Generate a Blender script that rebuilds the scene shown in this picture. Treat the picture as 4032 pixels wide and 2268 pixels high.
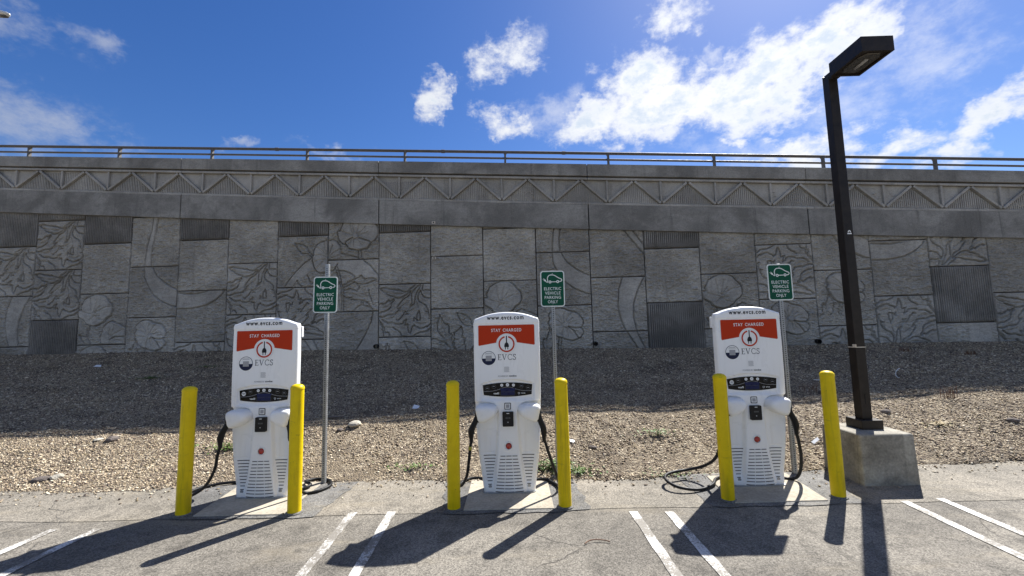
import bpy, bmesh, math, random
import numpy as np
from mathutils import Vector, Matrix

for o in list(bpy.data.objects):
    bpy.data.objects.remove(o, do_unlink=True)
SC = bpy.context.scene
COL = SC.collection
PI = math.pi

# ------------------------------------------------------------------ camera
cam_d = bpy.data.cameras.new('camera')
cam_d.sensor_fit = 'HORIZONTAL'; cam_d.sensor_width = 36.0; cam_d.lens = 14.854
cam_d.clip_start = 0.05; cam_d.clip_end = 6000.0
cam = bpy.data.objects.new('camera', cam_d); COL.objects.link(cam)
CR = Vector((0.999617, 0.015217, -0.023123)); CU = Vector((0.024471, -0.095330, 0.995145)); CF = Vector((-0.012939, 0.995329, 0.095666))
cam.matrix_world = Matrix(((CR.x, CU.x, -CF.x, 0.0), (CR.y, CU.y, -CF.y, 0.0), (CR.z, CU.z, -CF.z, 1.82), (0, 0, 0, 1)))
SC.camera = cam

# ------------------------------------------------------------------ sun, sky, exposure
SUN_AZ, SUN_EL = math.radians(38.4), math.radians(48.3)
sun_dir = Vector((math.sin(SUN_AZ)*math.cos(SUN_EL), math.cos(SUN_AZ)*math.cos(SUN_EL), math.sin(SUN_EL)))
sd = bpy.data.lights.new('sun', 'SUN'); sd.energy = 5.0; sd.angle = math.radians(0.53); sd.color = (1.0, 0.975, 0.93)
sun = bpy.data.objects.new('sun', sd); COL.objects.link(sun)
sun.rotation_euler = sun_dir.to_track_quat('Z', 'Y').to_euler(); sun.location = sun_dir*60

SC.view_settings.view_transform = 'Standard'; SC.view_settings.look = 'None'
SC.view_settings.exposure = 1.0; SC.view_settings.gamma = 1.0; SC.view_settings.use_curve_mapping = False

world = bpy.data.worlds.new('World'); SC.world = world; world.use_nodes = True
wt = world.node_tree; wt.nodes.clear()
def N(t, kind, **kw):
    n = t.nodes.new(kind)
    for k, v in kw.items(): setattr(n, k, v)
    return n
def math_node(t, op, a, b=None, clamp=False):
    n = N(t, 'ShaderNodeMath', operation=op, use_clamp=clamp)
    for i, v in enumerate((a, b)):
        if v is None: continue
        if isinstance(v, (int, float)): n.inputs[i].default_value = v
        else: t.links.new(v, n.inputs[i])
    return n.outputs[0]
def map_range(t, v, a, b, c, d, smooth=True):
    n = N(t, 'ShaderNodeMapRange', interpolation_type='SMOOTHSTEP' if smooth else 'LINEAR')
    t.links.new(v, n.inputs['Value'])
    for k, x in zip(('From Min', 'From Max', 'To Min', 'To Max'), (a, b, c, d)): n.inputs[k].default_value = x
    return n.outputs[0]
def mix_rgb(t, fac, a, b, mode='MIX'):
    n = N(t, 'ShaderNodeMix', data_type='RGBA', blend_type=mode)
    for sock, v in ((n.inputs[0], fac), (n.inputs[6], a), (n.inputs[7], b)):
        if isinstance(v, (int, float)): sock.default_value = v
        elif isinstance(v, (tuple, list)): sock.default_value = (*v, 1.0) if len(v) == 3 else v
        else: t.links.new(v, sock)
    return n.outputs[2]
sky = N(wt, 'ShaderNodeTexSky', sky_type='NISHITA', sun_disc=False)
sky.sun_elevation = SUN_EL; sky.sun_rotation = SUN_AZ; sky.altitude = 20; sky.air_density = 1.0; sky.dust_density = 0.35; sky.ozone_density = 4.5
# clouds: broken cumulus and thin veils, laid out by direction (azimuth, elevation)
tc = N(wt, 'ShaderNodeTexCoord')
sep = N(wt, 'ShaderNodeSeparateXYZ'); wt.links.new(tc.outputs['Generated'], sep.inputs[0])
az = math_node(wt, 'ARCTAN2', sep.outputs[0], sep.outputs[1])
el = math_node(wt, 'ARCSINE', sep.outputs[2])
ae = N(wt, 'ShaderNodeCombineXYZ'); wt.links.new(az, ae.inputs[0]); wt.links.new(el, ae.inputs[1])
def noise(t, vec, scale, detail, rough, dist=0.0, dims='3D', lac=2.0):
    n = N(t, 'ShaderNodeTexNoise', noise_dimensions=dims)
    if vec is not None: t.links.new(vec, n.inputs['Vector'])
    n.inputs['Scale'].default_value = scale; n.inputs['Detail'].default_value = detail
    n.inputs['Roughness'].default_value = rough; n.inputs['Distortion'].default_value = dist; n.inputs['Lacunarity'].default_value = lac
    return n.outputs['Fac']
BLOBS = [(0.334,0.520,0.115,0.060,-0.198,1.15),(0.391,0.456,0.235,0.056,0.0,1.2),(0.548,0.465,0.13,0.07,0.25,1.15),(0.665,0.50,0.085,0.04,0.2,1.05),(0.215,0.462,0.125,0.042,0.05,1.0),(-0.020,0.462,0.065,0.032,-0.028,0.9),(0.077,0.481,0.088,0.038,0.293,0.62),(-0.018,0.592,0.085,0.046,0.424,0.80),(0.044,0.632,0.037,0.027,0.636,0.55),(-0.196,0.512,0.042,0.040,0.048,0.84),(0.386,0.634,0.071,0.028,-0.104,0.8),(0.631,0.325,0.082,0.035,-0.023,0.95),(0.739,0.297,0.068,0.028,0.037,0.85),(0.857,0.298,0.081,0.029,0.513,0.85),(0.489,0.372,0.031,0.016,-0.036,0.8),(0.571,0.324,0.198,0.03,-0.252,0.6),(-0.888,0.318,0.119,0.045,-0.001,0.62),(-0.84,0.321,0.077,0.028,-0.081,0.66),(-0.907,0.364,0.048,0.029,-0.275,0.52),(-0.886,0.473,0.046,0.035,-0.53,0.5),(-0.83,0.491,0.028,0.024,-0.02,0.52),(-0.627,0.369,0.022,0.013,0.204,0.55),(-0.411,0.403,0.019,0.017,0.125,0.55),(-0.435,0.389,0.076,0.013,0.121,0.5),(0.807,0.427,0.093,0.081,0.238,0.5),(0.697,0.386,0.101,0.055,0.072,0.5),(0.471,0.555,0.024,0.015,-0.256,0.6),(0.565,0.502,0.038,0.029,0.225,0.7)]
wn = N(wt, 'ShaderNodeTexNoise'); wt.links.new(tc.outputs['Generated'], wn.inputs['Vector'])
wn.inputs['Scale'].default_value = 9.0; wn.inputs['Detail'].default_value = 5.0; wn.inputs['Roughness'].default_value = 0.62
wv_ = N(wt, 'ShaderNodeVectorMath', operation='MULTIPLY_ADD'); wt.links.new(wn.outputs['Color'], wv_.inputs[0]); wv_.inputs[1].default_value = (0.22, 0.15, 0.0)
wof = N(wt, 'ShaderNodeVectorMath', operation='SUBTRACT'); wt.links.new(ae.outputs[0], wof.inputs[0]); wof.inputs[1].default_value = (0.11, 0.075, 0.0)
wt.links.new(wof.outputs[0], wv_.inputs[2])
def blob_cover(lst):
    cover = None
    for (a, e, ra, re, th, w) in lst:
        mp = N(wt, 'ShaderNodeMapping', vector_type='TEXTURE')
        mp.inputs['Location'].default_value = (a, e, 0); mp.inputs['Rotation'].default_value = (0, 0, th); mp.inputs['Scale'].default_value = (ra*1.75, re*1.75, 1)
        wt.links.new(wv_.outputs[0], mp.inputs[0])
        ln = N(wt, 'ShaderNodeVectorMath', operation='LENGTH'); wt.links.new(mp.outputs[0], ln.inputs[0])
        v = map_range(wt, ln.outputs['Value'], 0.0, 1.0, w, 0.0)
        cover = v if cover is None else math_node(wt, 'MAXIMUM', cover, v)
    return cover
cover = blob_cover([b for b in BLOBS if b[5] > 0.69])
veil = blob_cover([b for b in BLOBS if b[5] <= 0.69])
# rest of the sky (out of frame): scattered clouds, thickened to whiten fill light
front = map_range(wt, math_node(wt, 'ABSOLUTE', az), 0.95, 1.15, 0, 1)
high = map_range(wt, el, 0.70, 0.85, 0, 1)
elsewhere = math_node(wt, 'MAXIMUM', front, high)
gen = map_range(wt, noise(wt, tc.outputs['Generated'], 2.6, 2.0, 0.5), 0.46, 0.68, 0.0, 0.95)
cover = math_node(wt, 'MAXIMUM', cover, math_node(wt, 'MULTIPLY', gen, elsewhere))
# billow noise on a stretched cloud layer so that wisps trail sideways
mpn = N(wt, 'ShaderNodeMapping'); mpn.inputs['Scale'].default_value = (1.0, 1.0, 1.6); wt.links.new(tc.outputs['Generated'], mpn.inputs[0])
n1 = noise(wt, mpn.outputs[0], 10.0, 7.0, 0.66, 0.0)
n2 = noise(wt, mpn.outputs[0], 34.0, 4.0, 0.66, 0.0)
nn = math_node(wt, 'ADD', math_node(wt, 'MULTIPLY', n1, 0.70), math_node(wt, 'MULTIPLY', n2, 0.30))
nc = math_node(wt, 'MULTIPLY', math_node(wt, 'SUBTRACT', nn, 0.5), 3.4)
dens = math_node(wt, 'MULTIPLY', math_node(wt, 'ADD', cover, nc), map_range(wt, cover, 0.0, 0.25, 0, 1))
alpha = map_range(wt, dens, 0.05, 1.08, 0.0, 1.0)
va = math_node(wt, 'MULTIPLY', map_range(wt, math_node(wt, 'ADD', veil, math_node(wt, 'MULTIPLY', nc, 0.75)), 0.0, 0.95, 0.0, 0.46), map_range(wt, veil, 0.0, 0.2, 0, 1))
alpha = math_node(wt, 'MAXIMUM', alpha, va)
core = map_range(wt, dens, 0.6, 1.4, 0.0, 1.0)
# cloud brightness follows how near the sun is (forward scattering)
dt = N(wt, 'ShaderNodeVectorMath', operation='DOT_PRODUCT'); wt.links.new(tc.outputs['Generated'], dt.inputs[0]); dt.inputs[1].default_value = sun_dir
fwd = map_range(wt, dt.outputs['Value'], 0.2, 0.95, 0.0, 1.0, False)
lum = math_node(wt, 'ADD', 5.4, math_node(wt, 'MULTIPLY', fwd, 3.8))
shade = math_node(wt, 'MULTIPLY', core, map_range(wt, n1, 0.42, 0.64, 0.0, 0.75))
ccol = mix_rgb(wt, shade, (0.98, 0.99, 1.0), (0.56, 0.68, 0.86))
cl = N(wt, 'ShaderNodeVectorMath', operation='SCALE'); wt.links.new(ccol, cl.inputs[0]); wt.links.new(lum, cl.inputs['Scale'])
skyc = N(wt, 'ShaderNodeHueSaturation'); skyc.inputs['Saturation'].default_value = 1.25; skyc.inputs['Value'].default_value = 1.06; skyc.inputs['Hue'].default_value = 0.512
wt.links.new(sky.outputs[0], skyc.inputs['Color'])
mixed = mix_rgb(wt, alpha, skyc.outputs[0], cl.outputs[0])
bg = N(wt, 'ShaderNodeBackground'); bg.inputs['Strength'].default_value = 0.060
wt.links.new(mixed, bg.inputs['Color'])
wo = N(wt, 'ShaderNodeOutputWorld'); wt.links.new(bg.outputs[0], wo.inputs['Surface'])


# ------------------------------------------------------------------ render settings
cy = SC.cycles
cy.max_bounces = 5; cy.diffuse_bounces = 3; cy.glossy_bounces = 2; cy.transmission_bounces = 2; cy.transparent_max_bounces = 4
cy.caustics_reflective = False; cy.caustics_refractive = False; cy.sample_clamp_indirect = 6.0
world.cycles.sampling_method = 'NONE'

# ------------------------------------------------------------------ helpers
rng = np.random.default_rng(7)
random.seed(11)
def mesh_np(name, V, F, smooth=False, mat=None):
    """V (n,3); F (m,k) int array with constant k, or list of such arrays."""
    V = np.asarray(V, np.float32)
    Fs = F if isinstance(F, list) else [F]
    me = bpy.data.meshes.new(name)
    me.vertices.add(len(V)); me.vertices.foreach_set('co', V.ravel())
    Fs = [np.asarray(f, np.int32) for f in Fs if len(f)]
    idx = np.concatenate([f.ravel() for f in Fs]); tot = np.concatenate([np.full(len(f), f.shape[1], np.int32) for f in Fs])
    st = np.concatenate([[0], np.cumsum(tot)[:-1]]).astype(np.int32)
    me.loops.add(len(idx)); me.loops.foreach_set('vertex_index', idx)
    me.polygons.add(len(tot)); me.polygons.foreach_set('loop_start', st); me.polygons.foreach_set('loop_total', tot)
    if smooth: me.polygons.foreach_set('use_smooth', np.ones(len(tot), bool))
    me.update(); me.validate()
    if mat: me.materials.append(mat)
    return me
class MB:
    def __init__(s): s.v = []; s.f = []
    def add(s, verts, faces):
        b = len(s.v); s.v += [tuple(map(float, p)) for p in verts]; s.f += [tuple(i+b for i in f) for f in faces]; return s
    def box(s, x0, x1, y0, y1, z0, z1):
        return s.add([(x0,y0,z0),(x1,y0,z0),(x1,y1,z0),(x0,y1,z0),(x0,y0,z1),(x1,y0,z1),(x1,y1,z1),(x0,y1,z1)],
                     [(0,3,2,1),(4,5,6,7),(0,1,5,4),(1,2,6,5),(2,3,7,6),(3,0,4,7)])
    def prism(s, poly, y0, y1):
        """poly in (x,z) extruded between two y values (y0 nearer the viewer)"""
        n = len(poly)
        area = sum(poly[i][0]*poly[(i+1) % n][1]-poly[(i+1) % n][0]*poly[i][1] for i in range(n))
        if area < 0: poly = list(poly)[::-1]
        vs = [(x, y0, z) for x, z in poly]+[(x, y1, z) for x, z in poly]
        return s.add(vs, [tuple(range(n)), tuple(range(2*n-1, n-1, -1))]+[((i+1) % n, i, n+i, n+(i+1) % n) for i in range(n)])
    def plan(s, poly, z0, z1):
        n = len(poly)
        area = sum(poly[i][0]*poly[(i+1) % n][1]-poly[(i+1) % n][0]*poly[i][1] for i in range(n))
        if area < 0: poly = list(poly)[::-1]
        vs = [(x, y, z1) for x, y in poly]+[(x, y, z0) for x, y in poly]
        return s.add(vs, [tuple(range(n)), tuple(range(2*n-1, n-1, -1))]+[((i+1) % n, i, n+i, n+(i+1) % n) for i in range(n)])
    def tube(s, pts, rad, seg=10, cap=True):
        pts = [Vector(p) for p in pts]; n = len(pts)
        rad = [rad]*n if isinstance(rad, (int, float)) else rad
        up = None; rings = []
        for i, p in enumerate(pts):
            t = (pts[min(i+1, n-1)]-pts[max(i-1, 0)]).normalized()
            if up is None:
                up = Vector((0, 0, 1)) if abs(t.z) < 0.9 else Vector((0, 1, 0))
            sd_ = t.cross(up).normalized(); up = sd_.cross(t).normalized()
            rings.append([p+(sd_*math.cos(a)+up*math.sin(a))*rad[i] for a in [2*PI*k/seg for k in range(seg)]])
        vs = [q for r in rings for q in r]; fs = []
        for i in range(n-1):
            for k in range(seg):
                fs.append((i*seg+k, (i+1)*seg+k, (i+1)*seg+(k+1) % seg, i*seg+(k+1) % seg))
        if cap: fs += [tuple(range(seg)), tuple(range(n*seg-1, (n-1)*seg-1, -1))]
        return s.add(vs, fs)
    def lathe(s, prof, seg=24, c=(0, 0)):
        """prof list of (r,z) from bottom to top"""
        vs = []; fs = []; n = len(prof)
        for r, z in prof:
            for k in range(seg):
                a = 2*PI*k/seg; vs.append((c[0]+r*math.cos(a), c[1]+r*math.sin(a), z))
        for i in range(n-1):
            for k in range(seg):
                fs.append((i*seg+k, i*seg+(k+1) % seg, (i+1)*seg+(k+1) % seg, (i+1)*seg+k))
        fs += [tuple(range(seg-1, -1, -1)), tuple(range((n-1)*seg, n*seg))]
        return s.add(vs, fs)
    def disc(s, c, r, y, seg=24, r_in=None, a0=0.0, a1=2*PI):
        """flat disc or ring in the xz plane facing -y"""
        full = abs(a1-a0-2*PI) < 1e-6
        an = [a0+(a1-a0)*k/seg for k in range(seg if full else seg+1)]
        if r_in is None:
            return s.add([(c[0]+r*math.cos(a), y, c[1]+r*math.sin(a)) for a in an], [tuple(range(len(an)))])
        vs = [(c[0]+r*math.cos(a), y, c[1]+r*math.sin(a)) for a in an]+[(c[0]+r_in*math.cos(a), y, c[1]+r_in*math.sin(a)) for a in an]
        m = len(an); fs = [(i, (i+1) % m, m+(i+1) % m, m+i) for i in range(m if full else m-1)]
        return s.add(vs, fs)
    def poly(s, pts, y):
        n = len(pts); area = sum(pts[i][0]*pts[(i+1) % n][1]-pts[(i+1) % n][0]*pts[i][1] for i in range(n))
        if area < 0: pts = list(pts)[::-1]
        return s.add([(x, y, z) for x, z in pts], [tuple(range(n))])
    def ribbon(s, pts, w, y, closed=False):
        pts = [Vector((p[0], p[1])) for p in pts]; n = len(pts); L = []; Rr = []
        for i in range(n):
            a = pts[(i-1) % n] if (closed or i > 0) else pts[i]; b = pts[(i+1) % n] if (closed or i < n-1) else pts[i]
            t = (b-a).normalized(); nn_ = Vector((-t.y, t.x)); L.append(pts[i]+nn_*w/2); Rr.append(pts[i]-nn_*w/2)
        vs = [(p.x, y, p.y) for p in Rr]+[(p.x, y, p.y) for p in L]
        return s.add(vs, [(i, (i+1) % n, n+(i+1) % n, n+i) for i in range(n if closed else n-1)])
    def mesh(s, name, mat=None, smooth=False):
        me = bpy.data.meshes.new(name); me.from_pydata(s.v, [], s.f)
        if smooth: me.polygons.foreach_set('use_smooth', np.ones(len(me.polygons), bool))
        me.update()
        if mat: me.materials.append(mat)
        return me
def link(name, me, parent=None, loc=(0, 0, 0), rot=(0, 0, 0)):
    o = bpy.data.objects.new(name, me); COL.objects.link(o); o.location = loc; o.rotation_euler = rot
    if parent: o.parent = parent
    return o
def bevel(o, w, seg=2, ang=35):
    m = o.modifiers.new('bevel', 'BEVEL'); m.width = w; m.segments = seg; m.limit_method = 'ANGLE'; m.angle_limit = math.radians(ang); return o
def smooth_auto(me, ang=40):
    me.polygons.foreach_set('use_smooth', np.ones(len(me.polygons), bool))
    try: me.set_sharp_from_angle(angle=math.radians(ang))
    except Exception: pass
    return me
def thing(name, label, cat, loc=(0, 0, 0), rot=(0, 0, 0), group=None):
    o = bpy.data.objects.new(name, None); COL.objects.link(o); o.location = loc; o.rotation_euler = rot; o.empty_display_size = 0.2
    o['label'] = label; o['category'] = cat
    if group: o['group'] = group
    return o
def tag(o, label, cat, group=None):
    o['label'] = label; o['category'] = cat
    if group: o['group'] = group
    return o
def copy_tree(o, parent=None):
    c = o.copy(); COL.objects.link(c); c.parent = parent
    for ch in list(o.children): copy_tree(ch, c)
    return c
def catmull(P, n=8):
    P = [Vector(p) for p in P]; out = []
    for i in range(len(P)-1):
        p0, p1, p2, p3 = P[max(i-1, 0)], P[i], P[i+1], P[min(i+2, len(P)-1)]
        for k in range(n):
            t = k/n
            out.append(0.5*((2*p1)+(p2-p0)*t+(2*p0-5*p1+4*p2-p3)*t*t+(3*p1-p0-3*p2+p3)*t*t*t))
    out.append(P[-1]); return out
def text_mesh(body, height, mat, bold=0.0, spacing=1.0, align='CENTER'):
    cu = bpy.data.curves.new('lettering', 'FONT'); cu.body = body; cu.size = 1.0; cu.align_x = align; cu.offset = bold; cu.space_character = spacing; cu.resolution_u = 3
    to = bpy.data.objects.new('lettering', cu); COL.objects.link(to)
    dg = bpy.context.evaluated_depsgraph_get(); dg.update()
    me = bpy.data.meshes.new_from_object(to.evaluated_get(dg))
    bpy.data.objects.remove(to, do_unlink=True)
    n = len(me.vertices); co = np.empty(n*3, np.float32); me.vertices.foreach_get('co', co); co = co.reshape(-1, 3)
    capital = 0.72 if any(c.isupper() for c in body) else 0.53
    k = height/capital
    new = np.stack([co[:, 0]*k, np.zeros(n), co[:, 1]*k], -1).astype(np.float32)
    me.vertices.foreach_set('co', new.ravel()); me.materials.clear(); me.materials.append(mat); me.update()
    return me
# value noise for heightfields
def _vn(x, y, seed):
    xi = np.floor(x).astype(np.int64); yi = np.floor(y).astype(np.int64); xf = x-xi; yf = y-yi
    def h(a, b):
        n = (a*374761393+b*668265263+seed*1442695041) & 0xffffffff
        n = ((n ^ (n >> 13))*1274126177) & 0xffffffff
        return ((n ^ (n >> 16)) & 0xffff)/65535.0
    u = xf*xf*(3-2*xf); v = yf*yf*(3-2*yf)
    return (h(xi, yi)*(1-u)+h(xi+1, yi)*u)*(1-v)+(h(xi, yi+1)*(1-u)+h(xi+1, yi+1)*u)*v
def fbm(x, y, seed=1, octv=4, gain=0.5):
    a = 1.0; s_ = 0; t_ = 0
    for o in range(octv):
        s_ = s_+a*_vn(x*2**o+17.3*o, y*2**o+9.1*o, seed+o*13); t_ += a; a *= gain
    return s_/t_
def sstep(a, b, x):
    t = np.clip((x-a)/(b-a), 0, 1); return t*t*(3-2*t)

# ------------------------------------------------------------------ materials
def new_mat(name):
    m = bpy.data.materials.new(name); m.use_nodes = True; t = m.node_tree; t.nodes.clear()
    b = N(t, 'ShaderNodeBsdfPrincipled'); o = N(t, 'ShaderNodeOutputMaterial'); t.links.new(b.outputs[0], o.inputs[0])
    return m, t, b
def pos(t, sc=(1, 1, 1)):
    g = N(t, 'ShaderNodeNewGeometry'); mp = N(t, 'ShaderNodeMapping'); mp.inputs['Scale'].default_value = sc
    t.links.new(g.outputs['Position'], mp.inputs[0]); return mp.outputs[0]
def objc(t, sc=(1, 1, 1)):
    g = N(t, 'ShaderNodeTexCoord'); mp = N(t, 'ShaderNodeMapping'); mp.inputs['Scale'].default_value = sc
    t.links.new(g.outputs['Object'], mp.inputs[0]); return mp.outputs[0]
def ramp(t, v, stops):
    r = N(t, 'ShaderNodeValToRGB'); t.links.new(v, r.inputs[0]); e = r.color_ramp.elements
    while len(e) < len(stops): e.new(0.5)
    for el_, (p, c) in zip(e, stops): el_.position = p; el_.color = (*c, 1)
    return r.outputs[0]
def bump(t, b, v, strength, dist):
    n = N(t, 'ShaderNodeBump'); n.inputs['Strength'].default_value = strength; n.inputs['Distance'].default_value = dist
    t.links.new(v, n.inputs['Height']); t.links.new(n.outputs[0], b.inputs['Normal']); return n
def plain_mat(name, col, rough=0.5, metal=0.0, var=0.06, nscale=30, coat=0.0, bumpd=0.0):
    m, t, b = new_mat(name)
    nz = noise(t, pos(t), nscale, 4, 0.6)
    lo = tuple(c*(1-var) for c in col); hi = tuple(min(1, c*(1+var)) for c in col)
    t.links.new(ramp(t, nz, [(0.3, lo), (0.7, hi)]), b.inputs['Base Color'])
    b.inputs['Roughness'].default_value = rough; b.inputs['Metallic'].default_value = metal
    t.links.new(map_range(t, nz, 0.3, 0.7, max(0, rough-0.06), min(1, rough+0.08)), b.inputs['Roughness'])
    if coat: b.inputs['Coat Weight'].default_value = coat; b.inputs['Coat Roughness'].default_value = 0.12
    if bumpd: bump(t, b, nz, 0.5, bumpd)
    return m
def concrete_mat(name, col, streak=0.5, rough_scale=1.0, blot=0.35, bumpd=0.004, tint=None, vary=0.0, mott=0.0):
    m, t, b = new_mat(name)
    p = pos(t)
    big = noise(t, p, 0.9*rough_scale, 5, 0.6, 0.4)
    fine = noise(t, p, 38, 5, 0.65)
    mid = noise(t, pos(t, (1, 1, 1)), 5.5*rough_scale, 6, 0.7, 0.6)
    st = noise(t, pos(t, (3.2, 3.2, 0.22)), 1.6, 5, 0.65, 0.3)
    c0 = mix_rgb(t, map_range(t, big, 0.35, 0.68, 0, 1), tuple(c*(1-blot*0.45) for c in col), tuple(c*(1+blot*0.30) for c in col))
    c1 = mix_rgb(t, math_node(t, 'MULTIPLY', map_range(t, mid, 0.5, 0.75, 0, 1), 0.55*blot), c0, tuple(c*0.42 for c in col))
    c2 = mix_rgb(t, math_node(t, 'MULTIPLY', map_range(t, st, 0.54, 0.76, 0, 1), streak), c1, tuple(c*0.36 for c in col))
    if mott:
        mo = noise(t, pos(t, (6.5, 6.5, 15)), 1.0, 6, 0.68, 0.5)
        c2 = mix_rgb(t, math_node(t, 'MULTIPLY', map_range(t, mo, 0.44, 0.62, 0, 1), mott), c2, tuple(c*0.40 for c in col))
    if tint:
        tn = noise(t, p, 0.55, 3, 0.5)
        c2 = mix_rgb(t, map_range(t, tn, 0.5, 0.72, 0, 0.55), c2, tint)
    if vary:
        oi = N(t, 'ShaderNodeObjectInfo')
        c2 = mix_rgb(t, 1.0, c2, mix_rgb(t, oi.outputs['Random'], (1-vary,)*3, (1+vary*0.6,)*3), 'MULTIPLY')
    sp = mix_rgb(t, map_range(t, fine, 0.3, 0.7, 0, 1), (0.82,)*3, (1.12,)*3)
    c3 = mix_rgb(t, 1.0, c2, sp, 'MULTIPLY')
    t.links.new(c3, b.inputs['Base Color']); b.inputs['Roughness'].default_value = 0.92; b.inputs['Specular IOR Level'].default_value = 0.25
    hh = math_node(t, 'ADD', fine, math_node(t, 'MULTIPLY', mid, 1.5))
    bump(t, b, hh, 0.7, bumpd)
    return m
M = {}
M['panel'] = concrete_mat('relief_concrete', (0.45, 0.425, 0.38), 0.35, 1.0, 0.5, 0.008, vary=0.16, mott=0.30)
M['rib'] = concrete_mat('ribbed_concrete', (0.285, 0.268, 0.24), 0.6, 1.0, 0.7, 0.004, vary=0.2)
M['band'] = concrete_mat('band_concrete', (0.30, 0.287, 0.262), 0.6, 0.8, 0.8, 0.003, mott=0.18)
M['frieze'] = concrete_mat('frieze_concrete', (0.40, 0.38, 0.345), 0.6, 0.9, 0.5, 0.003)
M['frieze_rib'] = concrete_mat('frieze_rib_concrete', (0.40, 0.38, 0.345), 0.5, 1.0, 0.5, 0.003)
M['backing'] = concrete_mat('joint_concrete', (0.12, 0.11, 0.10), 0.3)
M['block'] = concrete_mat('weathered_concrete', (0.34, 0.315, 0.262), 0.75, 2.2, 0.9, 0.003, mott=0.25)
M['pad'] = concrete_mat('pad_concrete', (0.45, 0.40, 0.315), 0.0, 2.2, 0.42, 0.002)
M['rail'] = plain_mat('painted_steel_rail', (0.105, 0.096, 0.092), 0.6, 0.1, 0.2, 9)
M['bronze'] = plain_mat('dark_bronze_metal', (0.030, 0.024, 0.020), 0.42, 0.2, 0.25, 12)
M['white'] = plain_mat('white_moulded_plastic', (0.86, 0.855, 0.84), 0.33, 0.0, 0.025, 3, 0.2)
m, t, b = new_mat('white_moulded_plastic')
du = noise(t, objc(t, (9, 9, 0.8)), 2.0, 5, 0.65, 0.4); sm = noise(t, objc(t), 4.5, 5, 0.65, 0.8); fl = noise(t, objc(t), 55, 4, 0.7)
c = mix_rgb(t, map_range(t, du, 0.50, 0.74, 0, 0.16), (0.91, 0.905, 0.89), (0.60, 0.56, 0.50))
c = mix_rgb(t, map_range(t, sm, 0.58, 0.74, 0, 0.16), c, (0.55, 0.52, 0.46))
c = mix_rgb(t, map_range(t, fl, 0.69, 0.74, 0, 0.25), c, (0.45, 0.42, 0.38))
t.links.new(c, b.inputs['Base Color']); t.links.new(map_range(t, sm, 0.35, 0.7, 0.26, 0.46), b.inputs['Roughness'])
M['white'] = m
M['white2'] = plain_mat('white_print', (0.84, 0.84, 0.82), 0.45, 0, 0.02)
M['seam'] = plain_mat('dark_seam', (0.05, 0.05, 0.052), 0.7)
M['black'] = plain_mat('black_plastic', (0.012, 0.012, 0.013), 0.38, 0, 0.2, 20)
M['glossblack'] = plain_mat('black_gloss_panel', (0.005, 0.005, 0.006), 0.22, 0, 0.1, 20)
M['rubber'] = plain_mat('black_cable_rubber', (0.016, 0.016, 0.017), 0.5, 0, 0.25, 40)
M['orange'] = plain_mat('orange_red_vinyl', (0.50, 0.036, 0.005), 0.6, 0, 0.05, 60)
M['navy'] = plain_mat('navy_print', (0.012, 0.016, 0.05), 0.45)
M['ink'] = plain_mat('black_print', (0.012, 0.012, 0.016), 0.5)
M['greyprint'] = plain_mat('grey_print', (0.36, 0.36, 0.37), 0.55)
M['screen'] = plain_mat('dark_blue_screen', (0.008, 0.014, 0.07), 0.3, 0, 0.3, 8)
M['iconring'] = plain_mat('grey_icon', (0.055, 0.06, 0.065), 0.3)
M['red'] = plain_mat('red_button', (0.42, 0.03, 0.018), 0.3, 0, 0.1, 10, 0.3)
M['steel'] = plain_mat('galvanised_steel', (0.36, 0.37, 0.375), 0.45, 0.5, 0.18, 22)
M['hole'] = plain_mat('dark_hole', (0.006, 0.006, 0.006), 0.9)
M['green'] = plain_mat('green_sign_sheeting', (0.002, 0.080, 0.042), 0.55, 0, 0.06, 12)
M['signwhite'] = plain_mat('white_sign_sheeting', (0.78, 0.82, 0.78), 0.4, 0, 0.03, 12)
M['plant'] = plain_mat('green_leaf', (0.085, 0.15, 0.022), 0.6, 0, 0.35, 26)
M['dry'] = plain_mat('dry_stalk', (0.16, 0.085, 0.05), 0.8, 0, 0.3, 26)
M['straw'] = plain_mat('straw_stalk', (0.40, 0.32, 0.18), 0.8, 0, 0.3, 26)
M['litter'] = plain_mat('white_plastic_scrap', (0.74, 0.76, 0.78), 0.4, 0, 0.05)
M['rock'] = concrete_mat('field_stone', (0.16, 0.135, 0.12), 0.0, 8, 0.6, 0.01)
M['palerock'] = concrete_mat('pale_stone', (0.50, 0.46, 0.38), 0.0, 8, 0.4, 0.01)
M['lens'] = plain_mat('lamp_glass', (0.06, 0.056, 0.05), 0.25, 0, 0.2, 14)
M['alu'] = plain_mat('pale_aluminium', (0.55, 0.56, 0.57), 0.4, 0.4, 0.08)
M['tape'] = plain_mat('pale_tape', (0.62, 0.55, 0.45), 0.6)
M['yellowtape'] = plain_mat('yellow_tape', (0.42, 0.38, 0.05), 0.5)
for k_ in ('orange', 'glossblack', 'black', 'green', 'navy', 'ink', 'rubber', 'bronze', 'greyprint', 'screen'):
    [n for n in M[k_].node_tree.nodes if n.type == 'BSDF_PRINCIPLED'][0].inputs['Specular IOR Level'].default_value = 0.22
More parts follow.
